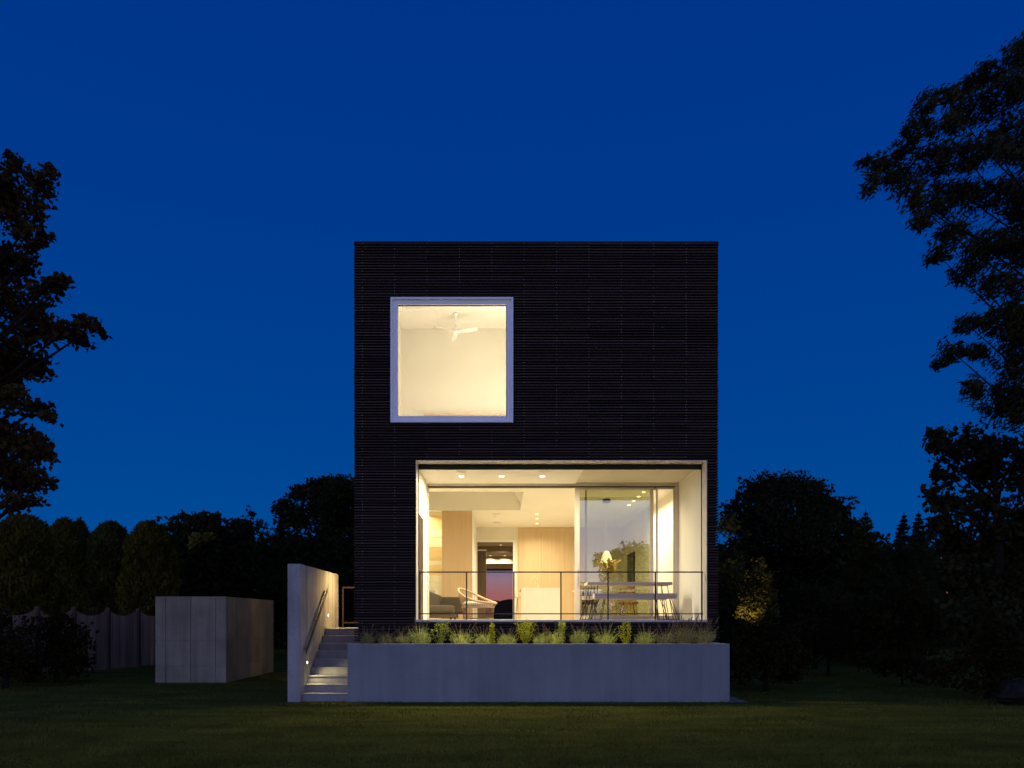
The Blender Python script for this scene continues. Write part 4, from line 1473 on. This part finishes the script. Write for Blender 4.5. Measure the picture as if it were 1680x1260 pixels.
bush('leafy_shrub', [(1440, 1000, 50, 40), (1490, 980, 44, 46), (1460, 1050, 60, 30), (1520, 1040, 50, 36)], 21.5, 'wide leafy shrub beneath the pointed conifers', density=2200)
bush('corner_shrub', [(1655, 1120, 40, 26), (1590, 1080, 50, 36), (1640, 1060, 44, 44), (1560, 1105, 44, 22), (1670, 1090, 36, 36), (1620, 1125, 46, 18)], 15.6, 'dense shrub in front of the right edge tree', density=2800, size=.1)
bush('lawn_edge_shrub', [(1480, 1090, 40, 20), (1520, 1100, 36, 18), (1440, 1085, 36, 18)], 18.5, 'low shrub along the right edge of the lawn', density=2400)

rk = MB()
rc = W(1672, 1118, 14.6)
vs, fs = [], []
nu, nv = 14, 9
for j in range(nv + 1):
    for i in range(nu):
        a, b = 2 * math.pi * i / nu, math.pi * j / nv
        k = 1 + .14 * math.sin(3 * a + 2 * b) + .1 * math.cos(5 * b + a)
        vs.append((rc.x + .42 * k * math.sin(b) * math.cos(a), 14.6 + .3 * k * math.sin(b) * math.sin(a), .2 + .26 * k * math.cos(b)))
for j in range(nv):
    for i in range(nu):
        fs.append((j * nu + i, j * nu + (i + 1) % nu, (j + 1) * nu + (i + 1) % nu, (j + 1) * nu + i))
tag(link('boulder', MB().add(vs, fs), M['rock']), 'grey boulder half hidden by the dense shrub at the right edge', 'boulder')

# far-off wood closing the horizon on both sides of the house
n = 120000
side = RNG.random(n) < .5
xx = np.where(side, -46 + RNG.random(n) * 38.5, 10 + RNG.random(n) * 35)
yy = 41 + RNG.random(n) * 7
top_ = 5.6 + .3 * np.sin(xx * .7) + .3 * np.sin(xx * 1.9 + 1)
C = np.stack([xx, yy, top_ * RNG.random(n) ** .7], 1)
v, f = leaf_quads(C, .32, .7)
v[:, 2] = np.maximum(v[:, 2], .01)
tag(np_mesh('far_woodland', v, f, L['dark'], origin=(0, 44, 0)), 'far dark woodland closing the view behind the garden trees', 'woodland', kind='stuff')

# trees on the other side of the garden, seen mirrored in the sliding glass
cl = [((7.4, -10, 4.6), (1.5, 1.3, 1.2)), ((9.0, -10.5, 4.9), (1.6, 1.4, 1.4)), ((8.2, -10, 3.2), (2.0, 1.6, 1.4)), ((6.4, -9.8, 5.2), (.8, .8, .6)), ((10.3, -10.5, 3.6), (1.6, 1.5, 1.5)), ((9.0, -10, 1.8), (2.2, 1.6, 1.2))]
tree('garden_tree', (8.6, -10, -.1), (8.6, -10, 4.6), cl, L['dark2'], 'garden tree mirrored as a dark shape in the sliding glass', size=.16, density=2200, r0=.15)
cl = [((5.6, -9, 2.2), (.8, .8, .8)), ((6.3, -9, 1.6), (1.1, .9, 1.2)), ((5.0, -9, 1.2), (.9, .8, .9))]
tree('garden_shrub', (5.8, -9, -.1), (5.8, -9, 1.9), cl, L['dark2'], 'lower shrub mirrored left of the garden tree in the sliding glass', 'bush', size=.14, density=1600, r0=.06)

# ------------------------------------------------------------------ planting in the planter
ZS = ZP - .05


def blades(x, y, z, n, h, spread, w_=.006, curve=.5):
    VV_ = []
    for _ in range(n):
        a = RNG.random() * 6.283
        o = RNG.random() ** .6
        hh_ = h * (.40 + .85 * RNG.random() ** 1.3) * (1 - .2 * o)
        bx, by = x + math.cos(a) * spread * .35 * o, y + math.sin(a) * spread * .35 * o
        tx_, ty_ = x + math.cos(a) * spread * o, y + math.sin(a) * spread * o
        m_ = ((bx * .6 + tx_ * .4), (by * .6 + ty_ * .4), z + hh_ * .6)
        s = np.array([-math.sin(a), math.cos(a), 0]) * w_
        s = s if RNG.random() < .5 else np.array([w_, 0, 0])
        p0, p1, p2 = np.array([bx, by, z]), np.array(m_), np.array([tx_, ty_, z + hh_])
        VV_ += [p0 - s * .6, p0 + s * .6, p1 + s, p1 - s, p1 - s, p1 + s, p2 + s * .2, p2 - s * .2]
    return np.array(VV_), np.arange(len(VV_)).reshape(-1, 4)


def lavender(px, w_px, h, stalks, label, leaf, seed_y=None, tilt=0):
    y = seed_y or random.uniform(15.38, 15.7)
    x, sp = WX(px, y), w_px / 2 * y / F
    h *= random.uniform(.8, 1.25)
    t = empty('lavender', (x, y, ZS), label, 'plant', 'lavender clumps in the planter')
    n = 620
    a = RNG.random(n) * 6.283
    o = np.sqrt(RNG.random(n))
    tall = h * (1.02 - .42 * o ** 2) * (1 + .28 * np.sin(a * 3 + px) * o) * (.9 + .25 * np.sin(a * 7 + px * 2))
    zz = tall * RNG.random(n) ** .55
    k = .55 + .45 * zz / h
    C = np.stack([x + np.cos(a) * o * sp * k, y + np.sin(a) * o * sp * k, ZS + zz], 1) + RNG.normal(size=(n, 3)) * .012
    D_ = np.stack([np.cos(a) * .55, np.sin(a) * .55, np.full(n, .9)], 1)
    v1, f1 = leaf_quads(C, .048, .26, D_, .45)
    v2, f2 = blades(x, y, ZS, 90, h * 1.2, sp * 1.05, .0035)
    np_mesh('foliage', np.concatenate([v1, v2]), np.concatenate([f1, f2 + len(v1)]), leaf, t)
    VV_, s_ = [], []
    P = []
    stem = MB()
    for _ in range(stalks):
        a = RNG.random() * 6.283
        o = .3 + .9 * RNG.random()
        e = Vector((x + math.cos(a) * sp * o + tilt, y + math.sin(a) * sp * o * .8, ZS + h * (1.15 + .75 * RNG.random())))
        b = Vector((x + math.cos(a) * sp * .3 * o, y + math.sin(a) * sp * .3 * o, ZS + h * .4))
        stem.tube([b, b.lerp(e, .5) + Vector((0, 0, .03)), e], .0022, 4)
        for s in np.linspace(.74, 1.0, 9):
            q = b.lerp(e, s)
            P += [(q.x + RNG.normal() * .005, q.y + RNG.normal() * .005, q.z + RNG.normal() * .004) for _ in range(3)]
    link('stalks', stem, leaf, t)
    v, f = leaf_quads(np.array(P), .020, .8)
    np_mesh('flower_spikes', v, f, L['flower'], t)


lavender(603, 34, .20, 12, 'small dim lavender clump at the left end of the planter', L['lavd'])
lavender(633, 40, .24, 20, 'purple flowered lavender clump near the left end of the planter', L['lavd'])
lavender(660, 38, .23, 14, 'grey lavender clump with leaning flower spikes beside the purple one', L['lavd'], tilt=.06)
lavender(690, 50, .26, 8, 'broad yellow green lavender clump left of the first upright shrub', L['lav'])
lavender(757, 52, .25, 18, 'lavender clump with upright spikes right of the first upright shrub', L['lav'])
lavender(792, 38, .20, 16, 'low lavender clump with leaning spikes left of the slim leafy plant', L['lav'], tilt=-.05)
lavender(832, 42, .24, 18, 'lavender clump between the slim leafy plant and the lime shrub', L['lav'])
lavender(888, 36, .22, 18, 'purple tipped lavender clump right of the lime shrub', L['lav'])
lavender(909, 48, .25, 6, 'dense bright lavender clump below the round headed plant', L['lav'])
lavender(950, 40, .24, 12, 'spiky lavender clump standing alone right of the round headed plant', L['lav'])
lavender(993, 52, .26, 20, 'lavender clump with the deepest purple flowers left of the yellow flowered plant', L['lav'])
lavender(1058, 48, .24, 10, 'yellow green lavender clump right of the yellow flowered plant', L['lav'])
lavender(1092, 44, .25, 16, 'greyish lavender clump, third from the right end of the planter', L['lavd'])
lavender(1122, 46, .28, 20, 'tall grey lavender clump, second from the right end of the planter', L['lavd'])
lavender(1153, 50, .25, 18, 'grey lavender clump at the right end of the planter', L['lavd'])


def upright(name, px, top, w_px, leaf, label, n_st=9, size=.032, leaves_=60, Y=15.45, bottom=0.):
    x, hz = WX(px, Y), WZ(top, Y) - ZS
    sp = w_px / 2 * Y / F
    t = empty(name, (x, Y, ZS), label, 'plant', 'leafy plants among the lavender')
    sm_ = MB()
    P = []
    for k in range(n_st):
        a = 2 * math.pi * k / n_st + random.uniform(-.3, .3)
        o = random.uniform(.15, 1.15)
        e = Vector((x + math.cos(a) * sp * o, Y + math.sin(a) * sp * o * .8, ZS + hz * (1.03 - .42 * o * random.random())))
        b = Vector((x + math.cos(a) * .02, Y + math.sin(a) * .02, ZS))
        m_ = b.lerp(e, .5) + Vector((math.cos(a), math.sin(a), 0)) * sp * .12
        sm_.tube([b, m_, e], [.005, .004, .002], 5)
        for i in range(leaves_):
            s = bottom + (1 - bottom) * RNG.random() ** .8
            q = (b.lerp(m_, s * 2) if s < .5 else m_.lerp(e, s * 2 - 1))
            P.append((q.x + RNG.normal() * sp * .16, q.y + RNG.normal() * sp * .16, q.z + RNG.normal() * .02))
    link('stems', sm_, leaf, t)
    v, f = leaf_quads(np.array(P), size, .6)
    np_mesh('foliage', v, f, leaf, t)


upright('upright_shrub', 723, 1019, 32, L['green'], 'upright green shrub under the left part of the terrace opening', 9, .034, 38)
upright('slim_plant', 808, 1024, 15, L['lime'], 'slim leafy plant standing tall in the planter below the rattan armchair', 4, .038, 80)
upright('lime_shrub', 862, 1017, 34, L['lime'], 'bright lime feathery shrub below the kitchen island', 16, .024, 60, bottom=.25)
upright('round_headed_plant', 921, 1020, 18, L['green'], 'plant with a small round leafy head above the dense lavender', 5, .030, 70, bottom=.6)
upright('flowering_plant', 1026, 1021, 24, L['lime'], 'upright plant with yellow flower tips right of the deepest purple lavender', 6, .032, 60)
